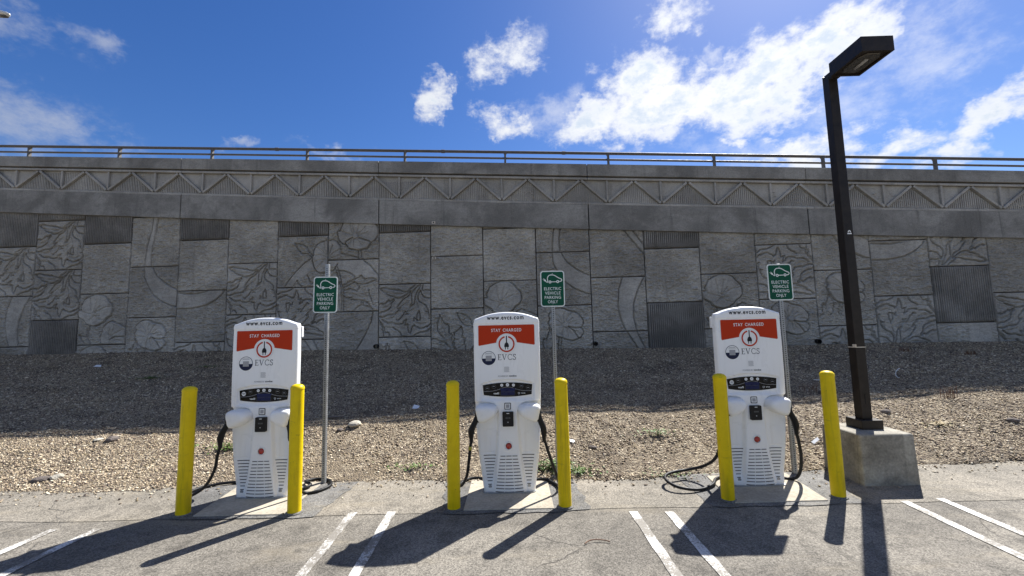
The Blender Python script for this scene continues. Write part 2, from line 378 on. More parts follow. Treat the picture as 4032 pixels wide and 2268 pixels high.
# yellow bollard paint with chips and grime
m, t, b = new_mat('yellow_bollard_paint')
o_ = objc(t); nz = noise(t, o_, 7, 5, 0.65); vz = noise(t, objc(t, (14, 14, 1.2)), 1.6, 5, 0.6)
c = mix_rgb(t, map_range(t, nz, 0.35, 0.7, 0, 1), (0.74, 0.53, 0.002), (0.82, 0.60, 0.003))
c = mix_rgb(t, math_node(t, 'MULTIPLY', map_range(t, vz, 0.52, 0.70, 0, 1), 0.55), c, (0.42, 0.31, 0.012))
chip = noise(t, o_, 42, 4, 0.7)
c = mix_rgb(t, map_range(t, chip, 0.66, 0.70, 0, 0.6), c, (0.16, 0.12, 0.03))
scr = noise(t, objc(t, (3, 3, 9)), 2.2, 6, 0.75, 0.8)
c = mix_rgb(t, map_range(t, scr, 0.60, 0.70, 0, 0.55), c, (0.30, 0.22, 0.03))
t.links.new(c, b.inputs['Base Color']); t.links.new(map_range(t, nz, 0.3, 0.7, 0.36, 0.55), b.inputs['Roughness']); bump(t, b, math_node(t, 'ADD', nz, math_node(t, 'MULTIPLY', chip, 0.4)), 0.45, 0.003)
b.inputs['Specular IOR Level'].default_value = 0.25
M['yellow'] = m
# asphalt: worn, patchy, speckled with pale aggregate, fine cracks
def asphalt(name, lo, hi, patch=True, cracks=True):
    m, t, b = new_mat(name); p = pos(t)
    big = noise(t, p, 0.55, 5, 0.62, 0.5); mid = noise(t, p, 4.2, 5, 0.65, 0.3); grit = noise(t, p, 120, 4, 0.75)
    vor = N(t, 'ShaderNodeTexVoronoi'); vor.inputs['Scale'].default_value = 105; t.links.new(p, vor.inputs['Vector'])
    c = mix_rgb(t, map_range(t, big, 0.32, 0.68, 0, 1), lo, hi)
    c = mix_rgb(t, math_node(t, 'MULTIPLY', map_range(t, mid, 0.46, 0.70, 0, 1), 0.55), c, tuple(x*0.5 for x in lo))
    stone = mix_rgb(t, 1.0, vor.outputs['Color'], (1, 1, 1), 'SATURATION') if False else vor.outputs['Color']
    sepc = N(t, 'ShaderNodeSeparateColor'); t.links.new(vor.outputs['Color'], sepc.inputs[0])
    sp = map_range(t, sepc.outputs[0], 0.0, 1.0, 0.55, 1.48, False)
    spc = N(t, 'ShaderNodeCombineXYZ')
    for i in range(3): t.links.new(sp, spc.inputs[i])
    c = mix_rgb(t, 1.0, c, spc.outputs[0], 'MULTIPLY')
    c = mix_rgb(t, map_range(t, grit, 0.3, 0.7, 0, 1), mix_rgb(t, 1.0, c, (0.72,)*3, 'MULTIPLY'), mix_rgb(t, 1.0, c, (1.2,)*3, 'MULTIPLY'))
    # sandy film blown over the surface
    sand = noise(t, pos(t, (0.7, 2.4, 1)), 1.1, 5, 0.65, 0.4)
    c = mix_rgb(t, math_node(t, 'MULTIPLY', map_range(t, sand, 0.52, 0.72, 0, 1), 0.35), c, (0.34, 0.29, 0.21))
    scuff = noise(t, pos(t, (5.0, 0.35, 1)), 1.0, 5, 0.7, 0.6)
    c = mix_rgb(t, math_node(t, 'MULTIPLY', map_range(t, scuff, 0.56, 0.70, 0, 1), 0.30), c, tuple(x*0.45 for x in lo))
    # old oil drips
    oil = noise(t, p, 2.3, 2, 0.5, 0.2)
    c = mix_rgb(t, map_range(t, oil, 0.70, 0.78, 0, 0.55), c, tuple(x*0.35 for x in lo))
    h = math_node(t, 'ADD', grit, sepc.outputs[0])
    if cracks:
        wv = N(t, 'ShaderNodeTexVoronoi', feature='DISTANCE_TO_EDGE'); wv.inputs['Scale'].default_value = 0.95
        dn = N(t, 'ShaderNodeTexNoise'); dn.inputs['Scale'].default_value = 3.0; dn.inputs['Detail'].default_value = 6; t.links.new(p, dn.inputs['Vector'])
        dv = N(t, 'ShaderNodeVectorMath', operation='MULTIPLY_ADD'); t.links.new(dn.outputs['Color'], dv.inputs[0]); dv.inputs[1].default_value = (0.32, 0.32, 0); t.links.new(p, dv.inputs[2])
        t.links.new(dv.outputs[0], wv.inputs['Vector'])
        line = map_range(t, wv.outputs['Distance'], 0.002, 0.008, 1, 0)
        msk = map_range(t, noise(t, p, 0.42, 2, 0.5), 0.53, 0.62, 0, 1)
        ck = math_node(t, 'MULTIPLY', line, msk)
        c = mix_rgb(t, math_node(t, 'MULTIPLY', ck, 0.6), c, (0.06, 0.054, 0.048))
        h = math_node(t, 'SUBTRACT', h, math_node(t, 'MULTIPLY', ck, 3))
    t.links.new(c, b.inputs['Base Color']); b.inputs['Roughness'].default_value = 0.86; b.inputs['Specular IOR Level'].default_value = 0.3
    bump(t, b, h, 0.75, 0.004)
    return m
M['asphalt'] = asphalt('worn_asphalt', (0.136, 0.123, 0.104), (0.250, 0.226, 0.188))
M['apron'] = asphalt('sandy_apron', (0.195, 0.176, 0.145), (0.29, 0.258, 0.21))
M['patch'] = asphalt('smooth_cement_patch', (0.125, 0.121, 0.114), (0.205, 0.197, 0.184), cracks=False)
# stripe paint, worn through to the asphalt
m, t, b = new_mat('worn_white_paint'); p = pos(t)
w1 = noise(t, p, 60, 5, 0.75); w2 = noise(t, p, 3.2, 4, 0.6)
wear = math_node(t, 'ADD', math_node(t, 'MULTIPLY', w1, 0.7), math_node(t, 'MULTIPLY', w2, 0.62))
c = mix_rgb(t, map_range(t, wear, 0.58, 0.71, 0, 1), (0.64, 0.62, 0.58), (0.21, 0.19, 0.16))
t.links.new(c, b.inputs['Base Color']); b.inputs['Roughness'].default_value = 0.75; bump(t, b, w1, 0.5, 0.002)
M['stripe'] = m
# dirt under the gravel, its colour darkened to stand for shade between stones
m, t, b = new_mat('sandy_dirt'); p = pos(t)
d1 = noise(t, p, 1.1, 5, 0.6, 0.3); d2 = noise(t, p, 26, 5, 0.7); d3 = noise(t, p, 90, 3, 0.7)
c = mix_rgb(t, map_range(t, d1, 0.35, 0.65, 0, 1), (0.135, 0.102, 0.068), (0.30, 0.232, 0.148))
c = mix_rgb(t, map_range(t, d2, 0.42, 0.62, 0, 0.65), c, (0.12, 0.098, 0.078))
c = mix_rgb(t, map_range(t, d3, 0.55, 0.7, 0, 0.5), c, (0.46, 0.40, 0.31))
pv = N(t, 'ShaderNodeTexVoronoi'); pv.inputs['Scale'].default_value = 48; t.links.new(p, pv.inputs['Vector'])
ps = N(t, 'ShaderNodeSeparateColor'); t.links.new(pv.outputs['Color'], ps.inputs[0])
pc = ramp(t, ps.outputs[0], [(0.0, (0.09, 0.066, 0.05)), (0.3, (0.20, 0.15, 0.10)), (0.6, (0.36, 0.285, 0.19)), (1.0, (0.62, 0.53, 0.38))])
pebbly = map_range(t, noise(t, p, 1.7, 3, 0.55), 0.36, 0.52, 0.0, 0.9)
c = mix_rgb(t, pebbly, c, pc)
hb_ = math_node(t, 'SUBTRACT', math_node(t, 'ADD', d2, math_node(t, 'MULTIPLY', d3, 0.5)), math_node(t, 'MULTIPLY', pv.outputs['Distance'], 1.2))
t.links.new(c, b.inputs['Base Color']); b.inputs['Roughness'].default_value = 0.95; bump(t, b, hb_, 1.0, 0.03)
M['dirt'] = m
# gravel chips: each chip its own tone through a colour attribute
m, t, b = new_mat('gravel_chips')
at = N(t, 'ShaderNodeAttribute', attribute_name='tone'); nz = noise(t, pos(t), 70, 3, 0.6)
c = mix_rgb(t, 1.0, at.outputs['Color'], mix_rgb(t, nz, (0.75,)*3, (1.25,)*3), 'MULTIPLY')
t.links.new(c, b.inputs['Base Color']); b.inputs['Roughness'].default_value = 0.85
M['gravel'] = m

# ------------------------------------------------------------------ ground, lot, slope
def structure(o): o['kind'] = 'structure'; return o
g = MB().add([(-1500, -1500, -0.06), (1500, -1500, -0.06), (1500, 1500, -0.06), (-1500, 1500, -0.06)], [(0, 1, 2, 3)])
structure(link('ground', g.mesh('ground', M['dirt'])))
ED_X = [-30, -6.2, -4.8, -4.0, -2.0, -1.0, 0.8, 1.6, 3.4, 5.0, 6.3, 30]; ED_Y = [5.05, 5.12, 5.18, 5.26, 5.28, 5.28, 5.26, 5.34, 5.45, 5.55, 5.56, 5.7]
def lot_edge(x): return np.interp(x, ED_X, ED_Y)
lot = MB().add([(-60, -60, 0), (60, -60, 0), (60, 6.1, 0), (-60, 6.1, 0)], [(0, 1, 2, 3)])
LOT = structure(link('parking_lot', lot.mesh('parking_lot', M['asphalt'])))
# sandy apron strip between the stall ends and the gravel, wavy front edge
xs = np.linspace(-30, 30, 241)
yf = 4.42+0.05*(fbm(xs*0.9, xs*0+3, 5)-0.5)*2+0.012*xs
ap = MB()
V = [(x, y, 0.004) for x, y in zip(xs, yf)]+[(x, 6.0, 0.004) for x in xs]; n_ = len(xs)
ap.add(V, [(i, i+1, n_+i+1, n_+i) for i in range(n_-1)])
structure(link('apron_strip', ap.mesh('apron_strip', M['apron']), LOT))
def blob_poly(pts, n=6, jit=0.02, seed=0):
    r = random.Random(seed); out = []
    for i in range(len(pts)):
        a, b_ = pts[i], pts[(i+1) % len(pts)]
        for k in range(n):
            t_ = k/n; out.append((a[0]+(b_[0]-a[0])*t_+r.uniform(-jit, jit), a[1]+(b_[1]-a[1])*t_+r.uniform(-jit, jit)))
    return out
PATCH = [[(-3.56, 4.36), (-2.1, 4.34), (-1.98, 5.3), (-3.85, 5.25)], [(-0.78, 4.36), (0.68, 4.40), (0.62, 5.3), (-0.93, 5.28)], [(1.88, 4.42), (3.40, 4.44), (3.66, 5.42), (1.84, 5.35)]]
PADS = [[(-3.33, 4.41), (-2.42, 4.41), (-2.42, 5.32), (-3.42, 5.32)], [(-0.60, 4.44), (0.315, 4.44), (0.30, 5.29), (-0.61, 5.29)], [(2.15, 4.50), (3.10, 4.515), (3.17, 5.30), (2.20, 5.28)]]
for i in range(3):
    structure(link('cement_patch', MB().add([(x, y, 0.008) for x, y in blob_poly(PATCH[i], 8, 0.025, i)], [tuple(range(32))]).mesh('cement_patch', M['patch']), LOT))
    pm = MB().plan(PADS[i], -0.02, 0.018).mesh('charger_pad', M['pad'])
    bevel(structure(link('charger_pad', pm, LOT)), 0.008, 2)
ST = [(-4.505, 4.19, -4.455, 0), (-4.075, 4.20, -4.02, 0), (-1.72, 4.45, -1.55, 0), (-1.325, 4.455, -1.12, 0), (1.085, 4.36, 1.19, 0), (1.425, 4.345, 1.56, 0), (3.83, 4.49, 3.60, 0), (4.235, 4.54, 4.0, 0)]
for i, (x0, y0, x1, y1) in enumerate(ST):
    y1 = -1.6; y0 += 0.0
    r = random.Random(i); nseg = 60; vs = []
    for k in range(nseg+1):
        t_ = k/nseg; x = x0+(x1-x0)*t_*1.2; y = y0+(y1-y0)*t_
        vs += [(x-0.042+r.uniform(-.004, .004), y, 0.006), (x+0.042+r.uniform(-.004, .004), y, 0.006)]
    structure(link('parking_stripe', MB().add(vs, [(2*k, 2*k+2, 2*k+3, 2*k+1) for k in range(nseg)]).mesh('parking_stripe', M['stripe']), LOT))

# wall frame: local X along the wall, local Y into the wall, Z up
WA, WD = -0.038264, 11.94122
def wall_y(x):  # world y of the wall face at world x
    return (WD*math.cos(WA)+(x+WD*math.sin(WA))*math.tan(WA)) if False else WD/math.cos(WA)+np.asarray(x)*math.tan(WA)
ZW_X = [-30, -15.5, -8.5, -0.2, 5.1, 9.9, 13.3, 30]; ZW_Z = [1.40, 1.39, 1.36, 1.25, 1.17, 1.20, 1.18, 1.15]
P_X = [-30, -9, -5, -1.5, 1, 5, 8, 30]; P_P = [1.7, 1.6, 1.42, 1.12, 0.98, 0.82, 0.66, 0.62]
def slope_z(x, y):
    x = np.asarray(x, float); y = np.asarray(y, float)
    ye = lot_edge(x)+0.24*(fbm(x*1.3, x*0+8, 31, 3)-0.5)+0.12*(fbm(x*6, x*0+2, 33, 3)-0.5); yw = wall_y(x)
    s_ = (y-ye)/(yw-ye)
    sc_ = np.clip(s_, 0, 1.2)
    z = np.interp(x, ZW_X, ZW_Z)*sc_**np.interp(x, P_X, P_P)
    amp = sstep(0.02, 0.14, sc_)*(1-0.7*sstep(0.85, 1.0, sc_))
    z = z+amp*(0.10*(fbm(x*0.8, y*0.8, 41, 4)-0.5)+0.05*(fbm(x*3.1, y*3.1, 45, 3)-0.5)+0.02*(fbm(x*11, y*11, 47, 2)-0.5))
    return np.where(s_ < 0, -0.05, z+0.008)
nx, ny = 420, 170
gx = np.linspace(-26, 24, nx); gs = np.linspace(-0.015, 1.03, ny)**1.0
X = np.repeat(gx[:, None], ny, 1); YE = lot_edge(X); Y = YE+(wall_y(X)-YE)*gs[None, :]
Z = slope_z(X, Y)
V = np.stack([X, Y, Z], -1).reshape(-1, 3); I = np.arange(nx*ny).reshape(nx, ny)
F = np.stack([I[:-1, :-1], I[1:, :-1], I[1:, 1:], I[:-1, 1:]], -1).reshape(-1, 4)
structure(link('gravel_slope', mesh_np('gravel_slope', V, F, True, M['dirt'])))
# loose gravel chips lying on the slope
def chips(nc, sampler, smin, smax, seed):
    r = np.random.default_rng(seed)
    x, y = sampler(r, nc)
    edge_ = np.where(y < lot_edge(x), 1.0, np.clip((y-lot_edge(x))/0.9, 0, 1))
    keep = fbm(x*1.4, y*1.4, 77, 3)+0.30*r.random(len(x))+0.30*edge_ > 0.64
    x, y = x[keep], y[keep]; n = len(x)
    z = slope_z(x, y)
    # a few chips have strayed on to the paving
    stray = (z < 0) & (r.random(len(x)) < 0.16*np.exp(-np.clip(lot_edge(x)-y, 0, 3)/0.16)); z = np.where(stray, 0.009, z)
    ok = (z > -0.02); x, y, z = x[ok], y[ok], z[ok]; n = len(x)
    base = np.array([[1, 0, 0], [0, 1, 0], [-1, 0, 0], [0, -1, 0], [0, 0, 1], [0, 0, -1]], float)
    sz = smin+(smax-smin)*r.random(n)**2.6
    sc = np.stack([sz*(0.8+0.8*r.random(n)), sz*(0.5+0.5*r.random(n)), sz*(0.28+0.4*r.random(n))], -1)
    P = base[None]*sc[:, None, :]*(0.75+0.5*r.random((n, 6, 1)))
    a = r.random(n)*2*PI; tl = (r.random(n)-0.5)*1.1
    ca, sa = np.cos(a)[:, None], np.sin(a)[:, None]; ct, s2 = np.cos(tl)[:, None], np.sin(tl)[:, None]
    px, pz = P[..., 0]*ct-P[..., 2]*s2, P[..., 0]*s2+P[..., 2]*ct
    Q = np.stack([px*ca-P[..., 1]*sa+x[:, None], px*sa+P[..., 1]*ca+y[:, None], pz+z[:, None]+sc[:, 2:3]*0.45], -1)
    f = np.array([[0, 1, 4], [1, 2, 4], [2, 3, 4], [3, 0, 4], [1, 0, 5], [2, 1, 5], [3, 2, 5], [0, 3, 5]])
    Ff = (f[None]+6*np.arange(n)[:, None, None]).reshape(-1, 3)
    pal = np.array([[0.48, 0.385, 0.255], [0.64, 0.54, 0.385], [0.33, 0.25, 0.165], [0.17, 0.122, 0.09], [0.09, 0.066, 0.055], [0.42, 0.335, 0.24], [0.76, 0.67, 0.51], [0.28, 0.22, 0.125]])
    pick = r.choice(len(pal), n, p=[0.2, 0.15, 0.17, 0.15, 0.1, 0.1, 0.06, 0.07])
    tone = pal[pick]*(0.8+0.4*r.random((n, 1)))
    return Q.reshape(-1, 3), Ff, np.repeat(tone, 6, 0)
def samp_near(r, n):
    t_ = r.random(n)**1.15; y = 4.75+t_*4.5
    return (r.random(n)-0.5)*2*(1.35*y+0.8), y
def samp_far(r, n):
    y = 8.6+r.random(n)*3.9; x = (r.random(n)-0.5)*2*(1.30*y+0.6); k = y < wall_y(x)-0.03
    return x[k], y[k]
QA, FA, TA = chips(185000, samp_near, 0.0065, 0.021, 3); QB, FB, TB = chips(95000, samp_far, 0.008, 0.026, 4)
gm = mesh_np('gravel', np.concatenate([QA, QB]), np.concatenate([FA, FB+len(QA)]), False, M['gravel'])
ca_ = gm.color_attributes.new('tone', 'FLOAT_COLOR', 'POINT'); tt = np.concatenate([TA, TB]); ca_.data.foreach_set('color', np.concatenate([tt, np.ones((len(tt), 1))], 1).astype(np.float32).ravel())
go = link('gravel', gm); go['kind'] = 'stuff'; go['label'] = 'tan and brown gravel chips covering the slope'

# ------------------------------------------------------------------ retaining wall
WALL = thing('retaining_wall', 'tall grey concrete retaining wall with cast flower, leaf and ribbed panels', 'wall', (-math.sin(WA)*WD, math.cos(WA)*WD, 0), (0, 0, WA))
PW, PH, U0 = 1.524, 1.521, -15.1455
ES = 0.0033  # the courses rise very slightly to the right
GAP = 0.015
def P(s, box, skew=0.0):
    """digitised outline 'x,y x,y' in picture units -> panel units, box = (left, bottom, width, height)"""
    out = []
    for q in s.split():
        a, b_ = q.split(','); a = float(a); b_ = float(b_)
        out.append(((a-box[0]+skew*(b_-box[1]))/box[2], (box[1]-b_)/box[3]))
    return np.array(out)
def seg_dist(X, Z, pl):
    d = np.full(X.shape, 9.0)
    for (a, b_), (c, e) in zip(pl[:-1], pl[1:]):
        vx, vz = c-a, e-b_; L2 = vx*vx+vz*vz+1e-12
        t_ = np.clip(((X-a)*vx+(Z-b_)*vz)/L2, 0, 1); d = np.minimum(d, np.hypot(X-a-t_*vx, Z-b_-t_*vz))
    return d
def inside(X, Z, pl):
    r = np.zeros(X.shape, bool); n = len(pl)
    for i in range(n):
        x0, z0 = pl[i]; x1, z1 = pl[(i+1) % n]
        if z0 == z1: continue
        r ^= ((z0 > Z) != (z1 > Z)) & (X < (x1-x0)*(Z-z0)/(z1-z0)+x0)
    return r
def relief_mesh(name, res, grooves=(), fills=(), shallow=(), discs=(), rock=1.0, seed=1, smooth_regions=()):
    a = np.linspace(GAP, PW-GAP, res); bz = np.linspace(GAP, PH-GAP, res)
    Xm, Zm = np.meshgrid(a, bz, indexing='ij'); U, Vv = Xm/PW, Zm/PH
    nz = fbm(Xm*3.0, Zm*5.5, seed, 5, 0.62); nz2 = fbm(Xm*8.0, Zm*17.0, seed+50, 4, 0.6)
    rough = 0.075*(nz-0.5)+0.105*(np.abs(nz2-0.5)*2-0.3)
    msk = np.ones_like(Xm)*rock
    h = np.zeros_like(Xm)
    for pl, up in fills:
        ins = inside(U, Vv, pl); d = seg_dist(U, Vv, np.vstack([pl, pl[:1]]))
        k = ins*np.clip(d/0.16, 0, 1); h = h+ins*up*(0.45+0.55*np.sqrt(k)); msk = np.where(ins, 0.16*rock, msk)
    for pl in smooth_regions:
        ins = inside(U, Vv, pl); msk = np.where(ins, 0.12, msk); h = np.where(ins, h-0.004, h)
    for (cx, cz, r_, up) in discs:
        d = np.hypot(U-cx, Vv-cz); h = h+up*sstep(r_, r_*0.75, d); h = h-0.022*np.exp(-((d-r_)/0.010)**2)
    h = h+rough*msk
    for pl in grooves:
        d = seg_dist(U, Vv, pl); h = h-0.078*np.exp(-(d/0.0098)**2)+0.009*np.exp(-((d-0.03)/0.022)**2)
    for pl in shallow:
        d = seg_dist(U, Vv, pl); h = h-0.030*np.exp(-(d/0.011)**2)
    ed = np.minimum(np.minimum(Xm-GAP, PW-GAP-Xm), np.minimum(Zm-GAP, PH-GAP-Zm))
    h = np.maximum(h, -0.09)*sstep(-0.01, 0.03, ed)-0.018*(1-sstep(0.0, 0.016, ed))
    Vt = np.stack([Xm, -h, Zm], -1).reshape(-1, 3); Ii = np.arange(res*res).reshape(res, res)
    Fq = np.stack([Ii[:-1, :-1], Ii[1:, :-1], Ii[1:, 1:], Ii[:-1, 1:]], -1).reshape(-1, 4)
    rim = np.concatenate([Ii[:, 0], Ii[-1, 1:], Ii[-2::-1, -1], Ii[0, -2:0:-1]])
    back = Vt[rim].copy(); back[:, 1] = 0.11; nb = len(Vt); k = np.arange(len(rim)); k2 = (k+1) % len(rim)
    Fs = np.stack([rim[k2], rim[k], nb+k, nb+k2], -1)
    return mesh_np(name, np.concatenate([Vt, back]), np.concatenate([Fq, Fs]), True, M['panel'])
# drooping leaf spray (also used turned upside down)
LB_ = (60, 1380, 1250, 1275)
LEAF_G = [P(s, LB_) for s in (
 '100,215 170,190 250,195 330,225 440,235 510,260 520,240 600,270 680,300 760,295 820,230 900,180 970,105',
 '100,215 160,275 260,310 250,340 350,390 455,415 450,435 510,452 610,435 700,390 770,330 835,290',
 '835,290 810,360 760,425 700,445 640,490 580,570 520,645 510,690 535,705 575,685 540,740 480,800 455,830',
 '455,830 380,845 285,845 220,880 150,900 60,885',
 '1060,120 990,180 900,270 855,340 855,440 860,540 845,620 810,680 880,620 920,580 935,480 950,390 990,300 1040,230 1060,170 1060,120',
 '1070,280 1020,350 1000,430 1010,500 1060,560 1140,600 1200,650 1240,740 1255,800 1195,785',
 '1255,810 1275,880 1290,940 1255,960', '1135,110 1110,200 1115,275 1190,268 1310,285', '1070,280 1095,360 1150,435 1230,460 1310,465',
 '60,610 80,580 150,560 145,595 220,570 310,490 345,520 430,465 435,495 375,560 355,660 310,710 200,770 120,775 110,795 60,795',
 '280,1045 430,1035 470,1070 560,1080 660,1055 655,1020 735,965 690,1100 765,1080 765,1180 790,1270 825,1300 840,1240 870,1140 920,1110',
 '920,1110 950,1145 1010,1160 1040,1190 1130,1180 1205,1135 1215,1155 1270,1110 1310,1060',
 '1030,765 1055,850 1060,990 980,995 975,900 990,840 1030,790', '905,1000 915,930 950,970 980,990',
 '150,950 210,1000 280,1045', '60,960 140,1050 190,1150 210,1160 205,1230 230,1275 290,1265 325,1320 340,1380',
 '75,1035 130,1090 165,1170 140,1190 180,1240 190,1310 175,1380', '415,1155 470,1200 540,1235 590,1290 620,1380',
 '900,1360 980,1310 1060,1280 1200,1265 1260,1220 1310,1185', '500,965 530,985 600,920 660,840 690,775 720,780', '710,850 740,820 775,840')]
LEAF_S = [P(s, LB_) for s in ('975,540 1000,600 1015,700', '150,230 350,335 560,350 720,330', '160,690 300,640 360,570', '760,780 830,700 900,640', '880,740 760,790', '160,1130 300,1150 420,1150', '560,700 680,600 780,540', '480,830 560,790 640,770', '200,930 340,940 440,890', '970,1040 1090,1090 1220,1040')]
MESH = {}
MESH['leaf'] = relief_mesh('leaf_relief_panel', 150, LEAF_G, (), LEAF_S, (), 0.38, 3)
FB_ = (115, 1595, 1485, 1485)
flB = P('480,280 430,340 420,410 450,470 450,490 395,580 430,660 480,760 520,850 600,940 640,965 760,995 860,1040 1030,1080 1150,1050 1260,990 1340,890 1345,810 1280,740 1300,710 1340,640 1355,540 1310,470 1240,370 1180,320 1070,285 930,255 860,210 750,180 620,190 480,280', FB_)
MESH['flowerB'] = relief_mesh('flower_relief_panel', 150, [flB]+[P(s, FB_) for s in ('960,700 1050,720 1180,735 1290,725', '950,700 1100,830 1200,1000', '690,990 660,1130 650,1300', '755,1000 735,1130 710,1300',
 '415,725 430,790 380,900 330,1050 275,1010 240,1080 240,1180 265,1280 190,1310', '415,725 450,790 490,880 520,1000 510,1200 440,1290')],
 [(flB, 0.030)], [P(s, FB_) for s in ('840,580 815,470 810,380 850,290', '800,600 720,440 610,340 520,290', '780,625 640,520 480,460', '780,660 640,660 430,640', '890,520 960,380 1070,290', '930,570 1060,460', '980,600 1060,560 1145,550', '1125,630 1200,630 1310,665', '1145,820 1260,910', '950,760 995,870', '890,740 925,940', '810,740 770,860 770,980', '350,1020 330,1150 340,1290')],
 [((875-115)/1485, (1595-640)/1485, 0.055, 0.02)], 1.0, 9)
FA_ = (125, 1225, 1045, 1110)
def PA(s): return P(s, FA_, 0.058)+np.array([0.0, 0.0])
def PA2(s):
    o = P(s, FA_); yy = 1225-o[:, 1]*1110
    o[:, 0] += 0.058*(yy-110)/1045; return o
fA1 = PA2('110,470 105,540 120,620 240,700 270,760 340,800 450,825 560,795 650,735 720,650 800,600 840,530 845,420 830,350 760,270 700,180 620,140 460,135 360,165 240,240 200,330 170,390 180,460')
fA2 = PA2('600,1240 590,1050 620,990 650,850 740,760 820,715 900,750 1000,790 1120,860 1120,1240')
MESH['flowerA'] = relief_mesh('flower_relief_panel', 150, [np.vstack([fA1, fA1[:1]]), fA2[:-1]]+[PA2(s) for s in ('290,840 270,1040', '345,820 305,1050', '130,1010 170,1100 220,1180 290,1215', '130,1010 290,1060 340,1150 360,1215', '830,1100 900,1060 1090,1060')],
 [(fA1, 0.030), (fA2, 0.026)], [PA2(s) for s in ('430,575 300,540 150,480', '440,560 570,390', '450,540 700,410', '440,590 570,600', '440,590 530,670 650,700', '400,520 375,230', '450,520 520,250', '430,600 360,680', '760,360 840,340', '740,410 840,395', '830,1040 900,990 1090,900', '800,1040 880,870 890,800', '790,1040 740,960 680,880', '770,1020 800,880', '880,1110 1060,1170', '800,1140 810,1220')],
 [(0.335, 0.585, 0.042, 0.016), (0.70, 0.115, 0.032, 0.014)], 1.0, 14)
JB_ = (35, 1595, 1005, 1005)
MESH['bud'] = relief_mesh('leaf_and_bud_relief_panel', 140, [P(s, JB_) for s in ('210,715 185,800 160,850 165,1000 230,1090 290,1150', '210,715 260,810 320,900 345,870 380,930 375,1040 440,1090 425,1160 440,1220 460,1320 520,1390',
 '610,935 560,990 480,1040 470,1130 490,1160 460,1200 480,1270 500,1390', '610,935 640,1020 620,1130 680,1160 665,1240 690,1300 680,1370', '35,1175 75,1150 150,1165 220,1210 300,1220 360,1290 400,1320', '35,1310 150,1350 300,1370',
 '525,675 620,690 730,740 790,810 810,890 1000,1020', '525,675 580,790 640,880 720,920 790,920 990,1060', '770,1390 850,1300 960,1260')], (), [P(s, JB_) for s in ('660,800 700,780 740,800', '680,870 670,810', '230,800 260,950 330,1060', '560,1260 640,1180', '560,1330 680,1260', '60,1240 200,1260 340,1320')], (), 0.8, 21)
G2_ = (40, 1040, 755, 760); H1_ = (803, 625, 752, 755); H2_ = (803, 1388, 752, 755)
MESH['G2'] = relief_mesh('flower_relief_panel', 150, [P(s, G2_) for s in ('295,385 345,480 400,540 490,545 510,565 570,610', '295,385 400,405 470,440 500,500 580,590', '580,590 590,500 620,430 680,385 735,375 795,345', '580,590 565,660 600,760 640,820 700,845 795,830', '560,610 430,700 300,830 200,960 150,1040', '345,940 360,990 420,1025', '490,870 520,920 530,980 600,990')],
 [(P('580,590 590,500 620,430 680,385 735,375 800,345 800,830 700,845 640,820 600,760 565,660', G2_), 0.028)], [P(s, G2_) for s in ('785,590 700,500 620,450', '785,590 740,400', '780,610 690,570 600,580', '760,640 650,650 580,690', '760,650 690,710 640,770', '280,1035 345,940', '620,800 540,820 490,850')], (), 1.0, 25,
 [P('570,610 430,700 300,830 200,960 150,1040 280,1040 345,940 490,860 620,800', G2_)])
MESH['H1'] = relief_mesh('flower_relief_panel', 150, [P(s, H1_) for s in ('803,345 880,320 930,350 990,430 990,520 1000,525 1250,600', '1165,305 1070,360 1065,400', '1260,310 1400,360 1440,390', '1255,490 1255,625', '1295,500 1300,625',
 '1030,70 985,190 940,210 960,330 1030,395 1070,400 1075,410 1120,465 1250,495 1380,470 1440,395 1500,350 1550,270 1550,180 1490,80 1400,0 1260,-40 1100,0 1030,70')],
 [(P('1030,70 985,190 940,210 960,330 1030,395 1070,400 1120,465 1250,495 1380,470 1440,395 1500,350 1550,270 1550,180 1490,80 1400,0 1260,-40 1100,0', H1_), 0.03), (P('803,345 880,320 930,350 990,430 990,520 990,600 803,625', H1_), 0.026)],
 [P(s, H1_) for s in ('830,580 900,510 990,470', '820,560 880,400', '840,600 980,560', '1165,270 980,195', '1170,245 1120,70', '1185,240 1180,90', '1230,245 1280,70', '1250,260 1360,140', '1250,275 1400,230', '1190,320 1190,440', '1240,330 1300,410', '1160,330 1120,400')], [((1210-803)/752, (625-285)/755, 0.058, 0.02)], 1.0, 28)
MESH['H2'] = relief_mesh('flower_relief_panel', 150, [P(s, H2_) for s in ('1310,635 1430,730 1555,880', '930,790 1050,795 1150,840 1205,880 1205,930', '803,780 880,790 920,740 950,690', '920,740 960,900 1010,1050 1020,1200 1010,1388', '950,740 1000,920 1045,1080 1045,1388', '1020,1020 1120,960 1200,920', '1030,1050 1130,1000 1210,960',
 '1200,925 1300,870 1350,925 1450,910 1525,930 1420,980 1320,1000 1230,980', '1040,1080 1110,1070 1130,1055 1200,1080 1240,1100 1260,1060 1280,1040 1210,965', '1045,1155 1080,1190 1160,1190 1140,1215 1280,1225 1340,1235 1400,1270 1470,1360', '1410,1090 1420,1150 1450,1230 1475,1290', '1180,1388 1260,1310 1305,1300 1300,1235', '1330,1240 1330,1300 1400,1320 1470,1360', '830,1080 930,1010 1010,950')],
 (), [P(s, H2_) for s in ('1350,925 1330,990', '1060,1120 1180,1130 1300,1190', '1390,1020 1420,1090', '980,1220 985,1340', '1330,1090 1380,1180')], (), 0.85, 33, [P('803,625 1310,635 1430,730 1555,880 1555,940 1300,870 1205,880 1150,840 1050,795 930,790', H2_)])
def arc_mesh(name, A, B, seed, gA=True, gB=True, res=120):
    A = np.array(A); B = np.array(B); reg = np.vstack([A, B[::-1]])
    return relief_mesh(name, res, ([A] if gA else [])+([B] if gB else []), (), (), (), 1.0, seed, [reg])
